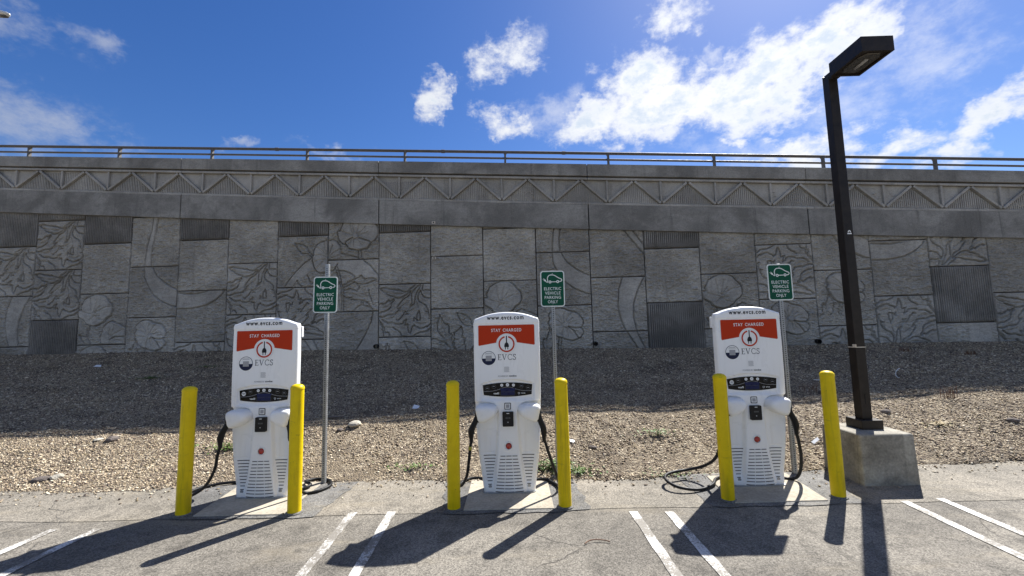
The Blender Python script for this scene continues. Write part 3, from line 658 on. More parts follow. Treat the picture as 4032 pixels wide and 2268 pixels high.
MESH['arc1'] = arc_mesh('curved_band_relief_panel', [(.435, 1.02), (.417, .75), (.337, .4), (.30, -.02)], [(.54, 1.02), (.487, .6), (.44, .26), (.45, -.02)], 41)
MESH['arc2'] = arc_mesh('curved_band_relief_panel', [(.30, 1.02), (.32, .78), (.415, .59), (.52, .44), (.69, .31), (.91, .21), (1.03, .19)], [(.45, 1.02), (.565, .82), (.74, .67), (.9, .58), (1.04, .52)], 43)
MESH['cres'] = arc_mesh('crescent_relief_panel', [(-.02, .97), (.17, .94), (.38, .935), (.55, .965), (.70, 1.02)], [(-.02, .65), (.3, .65), (.58, .7), (.78, .8), (.91, .91), (.97, 1.02)], 46)
MESH['bow'] = arc_mesh('curved_band_relief_panel', [(.59, 1.02), (.5, .76), (.475, .46), (.53, .18), (.61, -.02)], [(.99, 1.02), (.85, .76), (.76, .5), (.75, .26), (.80, -.02)], 48)
MESH['bow2'] = arc_mesh('curved_band_relief_panel', [(.6, 1.02), (.70, .85), (.85, .6), (1.0, .4)], [(.78, 1.02), (.90, .75), (1.02, .55)], 51)
MESH['strip'] = arc_mesh('curved_band_relief_panel', [(.55, 1.02), (.70, .80), (.85, .60), (1.02, .38)], [(.72, 1.02), (.85, .80), (1.02, .55)], 53)
MESH['edge'] = arc_mesh('curved_band_relief_panel', [(.905, 1.02), (.86, .8), (.75, .56), (.575, .26), (.45, -.02)], [(1.02, 1.02), (1.02, .5), (1.02, -.02)], 55, True, False)
MESH['facet'] = relief_mesh('plain_panel', 90, [], (), (), (), 1.0, 57, [np.array([(.52, 1.0), (.95, 1.0), (.80, .4), (.5, .4)])])
for i in range(4): MESH['plain%d' % i] = relief_mesh('plain_panel', 110, (), (), (), (), 1.0, 61+i*7)
# ribbed panel: 27 rounded ribs
def ribbed_mesh(name, w, h, nr=27):
    V = []; xs_ = []; hs = []
    for i in range(nr):
        p0 = GAP+(w-2*GAP)*i/nr; pt = (w-2*GAP)/nr
        for f_, d_ in ((0.0, -0.08), (0.40, -0.08), (0.43, 0.004), (0.52, 0.016), (0.86, 0.016), (0.96, 0.004), (0.999, -0.08)):
            xs_.append(p0+pt*f_); hs.append(d_)
    n = len(xs_); r = np.random.default_rng(5)
    zz = np.linspace(GAP, h-GAP, 24); VV = []
    for z in zz: VV += [(x, -hh_+0.006*(r.random()-0.5)*(hh_ > 0), z) for x, hh_ in zip(xs_, hs)]
    Ii = np.arange(n*len(zz)).reshape(len(zz), n)
    Fq = np.stack([Ii[:-1, :-1], Ii[:-1, 1:], Ii[1:, 1:], Ii[1:, :-1]], -1).reshape(-1, 4)
    rim = np.concatenate([Ii[0, :], Ii[1:, -1], Ii[-1, -2::-1], Ii[-2:0:-1, 0]])
    VV = np.array(VV); back = VV[rim].copy(); back[:, 1] = 0.11; nb = len(VV); k = np.arange(len(rim)); k2 = (k+1) % len(rim)
    return mesh_np(name, np.concatenate([VV, back]), np.concatenate([Fq, np.stack([rim[k2], rim[k], nb+k, nb+k2], -1)]), False, M['rib'])
MESH['rib'] = ribbed_mesh('ribbed_panel', PW, PH)
NAMES = dict(leaf='leaf_relief_panel', leafR='leaf_relief_panel', flowerA='flower_relief_panel', flowerB='flower_relief_panel', bud='leaf_and_bud_panel', G2='flower_relief_panel', H1='flower_relief_panel', H2='flower_relief_panel', arc1='curved_band_panel', arc2='curved_band_panel', cres='crescent_relief_panel', bow='curved_band_panel', bow2='curved_band_panel', strip='curved_band_panel', edge='curved_band_panel', facet='plain_panel', rib='ribbed_panel')
def panel(col, z0, kind):
    u = U0+PW*(col-1); z = z0+ES*(u+0.76)
    nm = NAMES.get(kind, 'plain_panel')
    if kind == 'leafR': o = link(nm, MESH['leaf'], WALL, (u+PW, 0, z+PH), (0, PI, 0)); o.rotation_euler = (0, PI, 0)
    else: o = link(nm, MESH[kind], WALL, (u, 0, z))
    return o
EV, OD = 1.668, 2.435     # course heights of the even and the odd columns
COLS = {  # column -> panels from the course under z=EV/OD upwards
 -1: ['plain1', 'plain2', 'rib', 'plain0'],
 0: ['plain0', 'bow', 'leaf', 'rib'], 1: ['rib', 'leaf', 'leaf', 'rib'], 2: ['flowerA', 'flowerA', 'plain1', 'rib'], 3: ['flowerB', 'arc2', 'arc1', 'plain2'],
 4: ['leafR', 'cres', 'plain3', 'rib'], 5: ['leafR', 'leaf', 'plain0'], 6: ['strip', 'leafR', 'G2', 'rib'], 7: ['edge', 'H2', 'H1'], 8: ['bud', 'leaf', 'plain1', 'rib'],
 9: ['bud', 'plain2', 'plain3'], 10: ['plain3', 'flowerA', 'plain0', 'plain1'], 11: ['flowerB', 'arc2', 'arc1'], 12: ['bow2', 'bow', 'strip'], 13: ['rib', 'plain1', 'rib'],
 14: ['plain2', 'flowerA', 'plain3'], 15: ['flowerB', 'leafR', 'plain0'], 16: ['leafR', 'flowerB', 'arc2'], 17: ['leafR', 'cres', 'plain2'], 18: ['facet', 'rib', 'leafR'], 19: ['leaf', 'plain1', 'plain0'], 20: ['plain3', 'rib', 'plain2'], 21: ['plain1', 'plain0', 'rib']}
for c, kinds in COLS.items():
    base = EV if c % 2 == 0 else OD
    for k, kind in enumerate(kinds): panel(c, base+PH*(k-1), kind)
UL, UR = -20.0, 18.2
# sloping lines of the upper wall (height along the wall), from the ramp grade
def curve(pts):
    a = np.polyfit([p[0] for p in pts], [p[1] for p in pts], 2); return lambda u: np.polyval(a, u)
Zbb = curve([(-16.433, 5.76), (-10.502, 5.351), (-4.458, 4.971), (1.605, 4.553), (7.607, 4.226), (13.243, 3.919)])
Zbt = curve([(-16.512, 6.54), (-8.295, 6.00), (-0.647, 5.478), (6.496, 5.085), (13.346, 4.70)])
Ztt = curve([(-16.569, 7.139), (-8.318, 6.654), (-0.631, 6.167), (6.547, 5.746), (13.43, 5.345)])
Zpt = curve([(-16.609, 7.541), (-8.333, 7.052), (-0.622, 6.61), (6.579, 6.161), (13.482, 5.746)])
back = MB()
uu = np.linspace(UL, UR, 40)
back.prism([(u, Zpt(u)-0.05) for u in uu][::-1]+[(UL, 0.2), (UR, 0.2)], 0.095, 0.35)
link('core', back.mesh('core', M['backing']), WALL)
def sweep(name, f0, f1, y0, y1, mat, joints, gap=0.02, parent=WALL, n=8):
    out = []
    for a, b_ in zip(joints[:-1], joints[1:]):
        us = np.linspace(a+gap/2, b_-gap/2, n); mb = MB(); vs = []
        for u in us: vs += [(u, y0, f0(u)), (u, y0, f1(u)), (u, y1, f1(u)), (u, y1, f0(u))]
        fs = []
        for i in range(n-1):
            p, q = 4*i, 4*i+4
            fs += [(p, q, q+1, p+1), (p+1, q+1, q+2, p+2), (p+2, q+2, q+3, p+3), (p+3, q+3, q, p)]
        fs += [(0, 1, 2, 3), (4*n-1, 4*n-2, 4*n-3, 4*n-4)]
        o = link(name, mb.add(vs, fs).mesh(name, mat), parent); bevel(o, 0.012, 2); out.append(o)
    return out
JU = [UL, -16.61, -10.535, -4.46, 1.62, 7.64, 13.71, UR]
sweep('coping_band', Zbb, lambda u: Zbt(u)-0.075, -0.075, 0.09, M['band'], JU, 0.028)
sweep('lower_chord', lambda u: Zbt(u)-0.07, lambda u: Zbt(u)+0.0, -0.055, 0.05, M['frieze'], JU, 0.006)
sweep('frieze_back', lambda u: Zbt(u)+0.002, lambda u: Ztt(u)-0.002, 0.004, 0.085, M['frieze'], JU, 0.006)
sweep('upper_chord', lambda u: Ztt(u)-0.03, lambda u: Ztt(u)+0.035, -0.10, 0.05, M['frieze'], JU, 0.006)
sweep('parapet', lambda u: Ztt(u)+0.075, Zpt, -0.13, 0.25, M['band'], JU, 0.014)
sweep('parapet_recess', lambda u: Ztt(u)+0.037, lambda u: Ztt(u)+0.073, -0.045, 0.2, M['backing'], JU, 0.01)
NB = 1.508; u_first = -15.92
def bar(name, a, b_, w, y0, y1):
    a = Vector(a); b_ = Vector(b_); d = (b_-a).normalized(); nrm = Vector((-d.y, d.x))*w/2
    o = link(name, MB().prism([tuple(a+nrm), tuple(a-nrm), tuple(b_-nrm), tuple(b_+nrm)], y0, y1).mesh(name, M['frieze']), WALL); bevel(o, 0.008, 1); return o
k0 = int(math.floor((UL+1.0-u_first)/NB)); k1 = int(math.ceil((UR-1.0-u_first)/NB))
for k in range(k0, k1+1):
    u = u_first+NB*k; hb = NB/2; zb_ = Zbt(u)+0.02
    bar('diagonal', (u-hb+0.03, Ztt(u-hb)-0.05), (u-0.025, zb_), 0.066, -0.092, 0.005)
    bar('diagonal', (u+hb-0.03, Ztt(u+hb)-0.05), (u+0.025, zb_), 0.066, -0.089, 0.005)
    bar('strut', (u, zb_+0.05), (u, Ztt(u)-0.031), 0.058, -0.078, 0.005)
    tri = [(u-hb+0.06, Ztt(u-hb)-0.035), (u+hb-0.06, Ztt(u+hb)-0.035), (u, zb_+0.03)]
    link('smooth_infill', MB().prism(tri, -0.012, 0.005).mesh('smooth_infill', M['frieze']), WALL)
    # ribs in the upright triangle between this bay and the next
    c = u+hb; zt_ = Ztt(c)-0.08; mb = MB(); nr = 26
    for i in range(nr):
        x = u+0.06+(NB-0.12)*(i+0.5)/nr; fr = 1-abs(x-c)/(hb-0.06); zl = Zbt(x)+0.004; zh = zl+(zt_-Zbt(c))*fr-0.02
        if zh-zl < 0.02: continue
        hw = 0.0145
        mb.prism([(x-hw, zl), (x+hw, zl), (x+hw, zh), (x-hw, zh)], -0.020, 0.006)
    o = link('ribbed_infill', mb.mesh('ribbed_infill', M['frieze_rib']), WALL)
# drain pipes at the foot of the wall and two survey targets
def wall_foot(u): return float(np.interp(u*math.cos(WA), ZW_X, ZW_Z))
for u, dz in ((-4.52, 0.10), (1.67, 0.13), (7.62, 0.10)):
    z = wall_foot(u)+dz; mb = MB()
    seg = 16; ring = [(math.cos(2*PI*i/seg), math.sin(2*PI*i/seg)) for i in range(seg)]
    vs = [(u+0.062*a, -0.10, z+0.062*b_) for a, b_ in ring]+[(u+0.062*a, 0.02, z+0.062*b_) for a, b_ in ring]+[(u+0.052*a, -0.10, z+0.052*b_) for a, b_ in ring]+[(u+0.052*a, 0.01, z+0.052*b_) for a, b_ in ring]
    fs = []
    for i in range(seg):
        j = (i+1) % seg; fs += [(j, i, seg+i, seg+j), (i, j, 2*seg+j, 2*seg+i), (2*seg+i, 2*seg+j, 3*seg+j, 3*seg+i)]
    fs.append(tuple(range(3*seg, 4*seg)))
    link('drain_pipe', mb.add(vs, fs).mesh('drain_pipe', M['black']), WALL)
for u, z in ((-2.84, 4.93), (-2.84, 3.90)):
    o = link('survey_target', MB().box(u-0.05, u+0.05, -0.085 if z > 4.5 else -0.035, 0.0, z-0.035, z+0.035).mesh('survey_target', M['tape']), WALL)
    link('target_mark', MB().poly([(u-0.018, z-0.02), (u+0.018, z-0.02), (u+0.018, z+0.02), (u-0.018, z+0.02)], -0.087 if z > 4.5 else -0.037).mesh('target_mark', M['ink']), o)
# road deck behind the parapet
dk = MB(); vs = []
for u in np.linspace(UL, UR, 12): vs += [(u, 0.26, Zpt(u)-0.75), (u, 13.0, Zpt(u)-0.75)]
deck = structure(link('overpass_road', dk.add(vs, [(2*i, 2*i+2, 2*i+3, 2*i+1) for i in range(11)]).mesh('overpass_road', M['asphalt']), None, WALL.location, (0, 0, WA)))
# two-bar railing on the parapet
RAIL = thing('bridge_railing', 'two-bar steel railing along the top of the retaining wall', 'railing', WALL.location, (0, 0, WA))
def rail(name, off, hw, hd, y):
    us = np.linspace(UL, UR, 60); vs = []; seg = 8
    for u in us:
        for i in range(seg):
            a = 2*PI*(i+0.5)/seg; vs.append((u, y+hd*math.cos(a)*1.06, Zpt(u)+off+hw*math.sin(a)*1.06))
    fs = [(i*seg+k, (i+1)*seg+k, (i+1)*seg+(k+1) % seg, i*seg+(k+1) % seg) for i in range(len(us)-1) for k in range(seg)]
    return link(name, MB().add(vs, fs).mesh(name, M['rail'], True), RAIL)
rail('top_rail', 0.345, 0.037, 0.05, -0.06); rail('middle_rail', 0.155, 0.027, 0.035, -0.07)
for k in range(-1, 12):
    u = -15.55+2.966*k; z = Zpt(u)
    prof = [(u-0.03, z-0.01), (u+0.03, z-0.01), (u+0.026, z+0.12), (u+0.032, z+0.15), (u+0.026, z+0.20), (u+0.028, z+0.28), (u+0.055, z+0.325), (u-0.055, z+0.325), (u-0.028, z+0.28), (u-0.026, z+0.20), (u-0.032, z+0.15), (u-0.026, z+0.12)]
    link('post', MB().prism(prof, -0.105, -0.025).mesh('post', M['rail']), RAIL)
for u in (-7.6, -2.55, 0.98):
    z = Zpt(u); link('rail_sleeve', MB().tube([(u-0.05, -0.06, z+0.345+0.003), (u+0.05, -0.06, z+0.345-0.003)], 0.052, 10).mesh('rail_sleeve', M['rail']), RAIL)

# ------------------------------------------------------------------ EV chargers
ZK = [0, .02, .05, .2, .36, .45, .68, .9, 1.28, 1.6, 1.9, 2.1]; WK = [.279, .283, .288, .310, .331, .341, .359, .370, .377, .378, .374, .372]
def ch_w(z): return np.interp(z, ZK, WK)
def ch_top(x): return 2.011-0.072*(np.abs(x)/.374)**2.2
def charger_front():
    q = np.linspace(-1, 1, 96); s_ = np.sin(q*PI/2)*0.5+q*0.5
    t_ = np.concatenate([np.linspace(0, 0.93, 190), np.linspace(0.935, 1.0, 26)])
    S, T = np.meshgrid(s_, t_, indexing='ij')
    zt = ch_top(S*.374); z0 = 0.02; Zm = z0+T*(zt-z0); w = ch_w(Zm)
    r = 0.045; k = np.clip((Zm-(1.945-r))/r, 0, 1)
    w = w-np.where(np.abs(S) > 0.0, r*0.6*(1-np.sqrt(1-k**2*0.96)), 0)
    Xm = S*w; ax = np.abs(Xm); h = np.zeros_like(Xm)
    h += 0.006*sstep(1.874, 1.886, Zm)
    arch = 1.251-0.045*(ax/.29)**2
    disp = sstep(0.004, -0.006, Zm-arch)*sstep(.305, .288, ax)*sstep(1.000, 1.045, Zm)
    h -= 0.022*disp
    col = np.interp(Zm, [0.0, 0.45, 0.86, 0.95, 1.0], [0.160, 0.117, 0.088, 0.10, 0.12])
    top = np.interp(ax, [0.08, .1, .12, .16, .2, .3, .38], [0.84, .88, .95, 0.995, 1.012, 1.02, 1.02])
    rec = sstep(0.0, 0.035, ax-col)*sstep(0.0, 0.035, top-Zm)
    h -= 0.040*rec*(0.45+0.55*sstep(0.05, 0.16, Zm))
    # side fins flare back out towards the outer edge below the holsters
    h += 0.018*rec*sstep(0.10, 0.24, ax-col)*sstep(.98, .7, Zm)
    # shallow panel joint
    h -= 0.006*np.exp(-((Zm-(0.445-0.01*(ax < col)))/0.0045)**2)
    # e-stop well
    d = np.hypot(Xm, Zm-0.52); h -= 0.012*sstep(0.046, 0.036, d)
    # rounded rim
    rr = 0.032; dd = np.minimum(w-ax, (zt-Zm)*0.9); e_ = np.clip(rr-dd, 0, rr)
    y = -h+(rr-np.sqrt(np.maximum(rr*rr-e_*e_, 0)))
    Vt = np.stack([Xm, y, Zm], -1).reshape(-1, 3); a, b_ = S.shape; Ii = np.arange(a*b_).reshape(a, b_)
    Fq = np.stack([Ii[:-1, :-1], Ii[1:, :-1], Ii[1:, 1:], Ii[:-1, 1:]], -1).reshape(-1, 4)
    rim = np.concatenate([Ii[0, ::-1], Ii[1:, 0], Ii[-1, 1:], Ii[-2:0:-1, -1]])
    V1 = Vt[rim].copy(); V1[:, 1] = 0.085; nb = len(Vt); kk = np.arange(len(rim)); k2 = (kk+1) % len(rim)
    Fs = np.stack([rim[k2], rim[kk], nb+kk, nb+k2], -1)
    me = mesh_np('front_shell', np.concatenate([Vt, V1]), [np.concatenate([Fq, Fs]), (nb+kk)[None, ::-1]], True, M['white'])
    try: me.set_sharp_from_angle(angle=math.radians(50))
    except Exception: pass
    return me
def ch_h(x, z):  # depth of the lower front at a point (for seating vents)
    col = np.interp(z, [0.0, 0.45, 0.86, 0.95, 1.0], [0.160, 0.117, 0.088, 0.10, 0.12]); ax = abs(x)
    rec = sstep(0.0, 0.035, ax-col)
    return float(-0.040*rec*(0.45+0.55*sstep(0.05, 0.16, z))+0.018*rec*sstep(0.10, 0.24, ax-col))
def outline(inset, n=28):
    zs = np.concatenate([np.linspace(0.02, 1.88, n), [1.905, 1.925]]); pts = [(float(ch_w(z))-inset, float(z)) for z in zs]
    xs_ = np.linspace(.345, -.345, 15); pts += [(float(x), float(ch_top(x))-inset) for x in xs_]
    return pts+[(-a, b_) for a, b_ in pts[len(zs)-1::-1]]
def rrect(x0, x1, z0, z1, r, n=4):
    out = []
    for cx, cz, a0 in ((x1-r, z1-r, 0), (x0+r, z1-r, PI/2), (x0+r, z0+r, PI), (x1-r, z0+r, 1.5*PI)):
        out += [(cx+r*math.cos(a0+PI/2*k/n), cz+r*math.sin(a0+PI/2*k/n)) for k in range(n+1)]
    return out
def put(name, me, parent, loc=(0, 0, 0)): return link(name, me, parent, loc)

def serif_letters():
    """the four capitals of the maker's mark, drawn as thin roman serifs; 1 unit high"""
    mb = MB()
    def bars(x, L):
        for (a, b_, c, d) in L: mb.add([(x+a, 0, b_), (x+c, 0, b_), (x+c, 0, d), (x+a, 0, d)], [(0, 1, 2, 3)])
    bars(0, [(.10, 0, .22, 1), (0, 0, .62, .055), (0, .945, .58, 1), (.22, .48, .46, .535), (.56, .055, .62, .20), (.52, .80, .58, .945), (.42, .40, .46, .62)])
    x = .72
    mb.add([(x+.08, 0, 1), (x+.22, 0, 1), (x+.46, 0, .12), (x+.40, 0, 0)], [(0, 3, 2, 1)]); mb.add([(x+.40, 0, 0), (x+.46, 0, 0), (x+.80, 0, 1), (x+.73, 0, 1)], [(0, 1, 2, 3)])
    bars(x, [(0, .95, .32, 1.0), (.62, .95, .92, 1.0)])
    x = 1.72
    mb.ribbon([(x+.76, .80), (x+.62, .95), (x+.42, .985), (x+.18, .86), (x+.06, .5), (x+.18, .15), (x+.42, .02), (x+.64, .06), (x+.78, .22)], .085, 0)
    bars(x, [(.73, .74, .78, .99)])
    x = 2.62
    mb.ribbon([(x+.52, .80), (x+.42, .95), (x+.26, .97), (x+.12, .86), (x+.14, .68), (x+.32, .54), (x+.50, .40), (x+.52, .18), (x+.36, .03), (x+.18, .05), (x+.06, .22)], .095, 0)
    bars(x, [(.50, .76, .55, .98), (.03, .02, .08, .25)])
    return mb
def make_charger(idx, xc, yf, label, conn_r_vertical=False, lit_icon=True):
    T = thing('ev_charger', label, 'charger', (xc, yf, 0.0), (0, 0, 0), 'EV chargers in a row at the edge of the lot')
    C = CH
    put('front_shell', C['front'], T)
    put('gasket', C['gasket'], T); put('rear_body', C['rear'], T); bracket = put('rear_bracket', C['brkL'], T); put('rear_bracket', C['brkR'], T)
    put('plinth', C['plinth'], T)
    po = put('orange_panel', C['orange'], T); po['label'] = 'orange-red panel reading STAY CHARGED with a white plug emblem'
    put('panel_rim', C['orim'], po); put('panel_word', C['stay'][0], po, (-0.172, -0.0032, 1.788)); put('panel_word', C['stay'][1], po, (-0.040, -0.0032, 1.788))
    em = put('plug_emblem', C['em_white'], T); put('emblem_ring', C['em_ring'], em); put('plug_symbol', C['plug'], em)
    tx = put('web_address', C['www'], T, (-0.219, -0.0078, 1.926)); tx['label'] = 'black lettering www.evcs.com'
    ev = put('name_lettering', C['evcs'], T, (-0.103, -0.0015, 1.468)); ev['label'] = 'EVCS in thin serif capitals'
    sk = put('round_sticker', C['stk'], T); put('sticker_lower_half', C['stkN'], sk); put('sticker_ring', C['stkR'], sk); put('sticker_square', C['stkQ'], sk)
    fo = put('fine_print', C['fine'], T); fo['kind'] = 'stuff'
    for w_, x_ in zip(C['pow'], (-0.103, -0.009, 0.022)): put('maker_word', w_, T, (x_, -0.0015, 1.279))
    dp = put('control_panel', C['disp'], T); dp['label'] = 'glossy black curved control panel with icons and a small screen'
    put('panel_line', C['dline'], dp); put('screen', C['screen'], dp); put('screen_bezel', C['bezel'], dp)
    for (x, z, r_, lit) in ICONS:
        ic = put('icon', C['ic_w' if lit else 'ic_d'], dp, (x, 0, z)); ic.scale = (r_, 1, r_)
        if lit: mk = put('icon_mark', C['ic_m'], ic)
        else: mk = put('icon_mark', C['ic_g'], ic)
    if lit_icon:
        ic = put('icon', C['ic_w'], dp, (-0.229, -0.0012, 1.152)); ic.scale = (0.024, 1, 0.024); put('icon_mark', C['ic_m2'], ic)
    put('panel_wordmark', C['veefil'], dp, (-0.128, 0.0162, 1.085)); put('panel_wordmark', C['tritium'], dp, (0.175, 0.0162, 1.088)); put('shield_mark', C['shield'], dp)
    qf = put('code_frame', C['qframe'], T); put('code_card', C['qcard'], qf)
    rd = put('card_reader', C['reader'], T); put('reader_label', C['rlabel'], rd); put('reader_screen', C['rscreen'], rd); put('reader_mark', C['rmark'], rd)
    es = put('stop_button', C['estop'], T); put('button_ring', C['ering'], es)
    for me_ in C['slots']: put('vent_slot', me_, T)
    for sx in (-1, 1):
        put('base_screw', C['screw'], T, (sx*0.216, 0, 0.083))
        hs = put('holster', C['hol%d' % sx], T); put('holster_mouth', C['mouth%d' % sx], hs)
    return T
def fit_width(me, w):
    co = np.empty(len(me.vertices)*3, np.float32); me.vertices.foreach_get('co', co); co = co.reshape(-1, 3)
    co[:, 0] = (co[:, 0]-co[:, 0].min())*w/(co[:, 0].max()-co[:, 0].min()); me.vertices.foreach_set('co', co.ravel()); me.update(); return me
CH = {}
CH['front'] = charger_front()
CH['gasket'] = MB().prism(outline(0.012), 0.080, 0.098).mesh('gasket', M['seam'])
CH['rear'] = MB().prism(outline(0.095), 0.0975, 0.28).mesh('rear_body', M['black'])
CH['brkL'] = MB().prism(rrect(-0.385, -0.35, 1.775, 1.905, 0.010), 0.0865, 0.125).mesh('rear_bracket', M['white'])
CH['brkR'] = MB().prism(rrect(0.35, 0.385, 1.775, 1.905, 0.010), 0.0865, 0.125).mesh('rear_bracket', M['white'])
CH['plinth'] = MB().plan(rrect(-0.292, 0.292, -0.012, 0.335, 0.05, 5), 0.0, 0.028).mesh('plinth', M['steel'])
D = -0.0015
arc_ = [(0.117*math.cos(a), 1.647+0.117*math.sin(a)) for a in np.linspace(PI-0.13, 0.13, 24)]
org = [(-0.312, 1.866), (0.312, 1.866), (0.323, 1.856), (0.323, 1.640), (0.313, 1.630), arc_[-1]]+arc_[::-1][1:]+[(-0.313, 1.630), (-0.323, 1.640), (-0.323, 1.856)]
CH['orange'] = MB().poly(org, D).mesh('orange_panel', M['orange'])
CH['orim'] = MB().ribbon(org, 0.005, D-0.0006, True).mesh('panel_rim', M['white2'])
CH['stay'] = [fit_width(text_mesh(w_, 0.036, M['white2'], 0.018, 1.2, 'LEFT'), wd_) for w_, wd_ in (('STAY', 0.106), ('CHARGED', 0.212))]
CH['em_white'] = MB().disc((0, 1.647), 0.112, D-0.0008, 36).mesh('plug_emblem', M['white2'])
CH['em_ring'] = MB().disc((0, 1.647), 0.092, D-0.0014, 40, 0.075, PI/2+0.24, PI/2+2*PI-0.24).mesh('emblem_ring', M['orange'])
pl = MB(); y_ = D-0.0016
pl.poly([(-0.006, 1.66), (0.006, 1.66), (0.006, 1.74), (-0.006, 1.74)], y_)
pl.poly([(-0.026, 1.612), (0.026, 1.612), (0.026, 1.640)]+[(0.022*math.cos(a), 1.642+0.024*math.sin(a)) for a in np.linspace(0.1, PI-0.1, 9)]+[(-0.026, 1.640)], y_)
pl.poly([(-0.018, 1.586), (-0.009, 1.586), (-0.009, 1.613), (-0.018, 1.613)], y_-0.0002); pl.poly([(0.009, 1.586), (0.018, 1.586), (0.018, 1.613), (0.009, 1.613)], y_-0.0002)
CH['plug'] = pl.mesh('plug_symbol', M['ink'])
CH['www'] = fit_width(text_mesh('www.evcs.com', 0.036, M['ink'], 0.026, 1.22), 0.42)
sl = serif_letters(); k_ = 0.0645; sl.v = [(x*k_, y, z*k_) for x, y, z in sl.v]; CH['evcs'] = sl.mesh('name_lettering', M['ink'])
CH['stk'] = MB().disc((-0.206, 1.493), 0.079, D, 32).mesh('round_sticker', M['white2'])
CH['stkN'] = MB().disc((-0.206, 1.493), 0.076, D-0.0006, 20, None, PI+0.06, 2*PI-0.06).mesh('sticker_lower_half', M['navy'])
CH['stkR'] = MB().disc((-0.206, 1.493), 0.079, D-0.0008, 36, 0.074).mesh('sticker_ring', M['navy'])
sq = MB().poly([(-0.240, 1.460), (-0.172, 1.460), (-0.172, 1.520), (-0.240, 1.520)], D-0.0012)
CH['stkQ'] = sq.mesh('sticker_square', M['greyprint'])
fp = MB()
for i in range(6): fp.poly([(-0.034, 1.386-0.0105*i), (0.022+0.004*(i % 2), 1.386-0.0105*i), (0.022+0.004*(i % 2), 1.3905-0.0105*i), (-0.034, 1.3905-0.0105*i)], D)
for zz in (1.537, 1.546): fp.poly([(-0.206-0.04*(1.6-zz)/0.06, zz), (-0.206+0.04*(1.6-zz)/0.06, zz), (-0.206+0.04*(1.6-zz)/0.06, zz+0.004), (-0.206-0.04*(1.6-zz)/0.06, zz+0.004)], D-0.0014)
CH['fine'] = fp.mesh('fine_print', M['greyprint'])
CH['pow'] = [fit_width(text_mesh(w_, 0.0165, M['greyprint' if w_ != 'noodoe' else 'ink'], 0.02, 1.05), wd_) for w_, wd_ in (('POWERED', 0.088), ('BY', 0.022), ('noodoe', 0.082))]
# control panel (sits in its recess, 18 mm behind the face)
yd = 0.0175
tp = [(x, 1.214-0.025*(x/.28)**2) for x in np.linspace(-.28, .28, 17)]; bt_ = [(x, 1.056+0.023*(x/.27)**2) for x in np.linspace(.27, -.27, 17)]
dpoly = MB().prism(tp+bt_, yd, 0.03); CH['disp'] = dpoly.mesh('control_panel', M['glossblack'])
CH['dline'] = MB().ribbon([(x, 1.118+0.046*math.exp(-(x/.11)**2)) for x in np.linspace(-.272, .272, 33)], 0.0035, yd-0.0005).mesh('panel_line', M['greyprint'])
CH['screen'] = MB().poly([(-.075, 1.072), (.078, 1.072), (.078, 1.112), (.086, 1.150), (-.083, 1.150), (-.075, 1.112)], yd-0.0008).mesh('screen', M['screen'])
CH['bezel'] = MB().ribbon(rrect(-.08, .083, 1.068, 1.110, .006, 2), 0.003, yd-0.0014, True).mesh('screen_bezel', M['iconring'])
ICONS = [(-.229, 1.152, .024, 0), (-.155, 1.172, .025, 0), (-.065, 1.185, .0165, 1), (0, 1.188, .0185, 1), (.067, 1.184, .0165, 1), (.157, 1.171, .025, 0), (.232, 1.152, .025, 0)]
CH['ic_w'] = MB().disc((0, 0), 1, yd-0.0012, 20).mesh('icon', M['white2'])
CH['ic_d'] = MB().disc((0, 0), 1, yd-0.0008, 20, 0.86).mesh('icon', M['iconring'])
im = MB()
for a in range(4): im.poly([(0.12*math.cos(a*PI/2)-0.10*math.sin(a*PI/2), 0.12*math.sin(a*PI/2)+0.10*math.cos(a*PI/2)), (0.12*math.cos(a*PI/2)+0.10*math.sin(a*PI/2), 0.12*math.sin(a*PI/2)-0.10*math.cos(a*PI/2)), (0.55*math.cos(a*PI/2), 0.55*math.sin(a*PI/2))], yd-0.0018)
CH['ic_m'] = im.mesh('icon_mark', M['navy'])
CH['ic_m2'] = MB().ribbon([(-.7, .1), (-.2, .35), (.2, .1), (.7, .3)], .22, yd-0.0024).ribbon([(-.5, -.35), (0, -.2), (.4, -.45)], .2, yd-0.0024).mesh('icon_mark', M['ink'])
CH['ic_g'] = MB().ribbon([(-.5, 0), (-.1, .12), (.5, .02)], .22, yd-0.0016).mesh('icon_mark', M['greyprint'])
CH['veefil'] = text_mesh('veefil', 0.016, M['white2'], 0.02); CH['tritium'] = text_mesh('TRITIUM', 0.009, M['white2'], 0.03)
CH['shield'] = MB().ribbon([(.118, 1.100), (.138, 1.100), (.137, 1.090), (.128, 1.082), (.119, 1.090)], .0035, yd-0.0010, True).mesh('shield_mark', M['white2'])
CH['qframe'] = MB().prism(rrect(-.040, .034, .918, .992, .008), -0.0025, 0.001).mesh('code_frame', M['ink'])
CH['qcard'] = MB().poly(rrect(-.032, .026, .926, .984, .003, 1), -0.0032).poly([(-.022, .936), (.016, .936), (.016, .974), (-.022, .974)], -0.0038).mesh('code_card', M['white2'])
CH['qcard'].materials.append(M['greyprint']); CH['qcard'].polygons[1].material_index = 1
rdm = MB().prism(rrect(-.062, .060, .737, .896, .010), -0.030, 0.002); CH['reader'] = rdm.mesh('card_reader', M['black'])
CH['rlabel'] = MB().poly([(-.016, .876), (.014, .876), (.014, .883), (-.016, .883)], -0.0310).mesh('reader_label', M['white2'])
CH['rscreen'] = MB().poly([(-.028, .822), (.026, .822), (.026, .838), (-.028, .838)], -0.0310).mesh('reader_screen', M['iconring'])
CH['rmark'] = MB().poly([(-.008, .778), (.004, .778), (.004, .790), (-.008, .790)], -0.0310).mesh('reader_mark', M['greyprint'])
eb = MB()
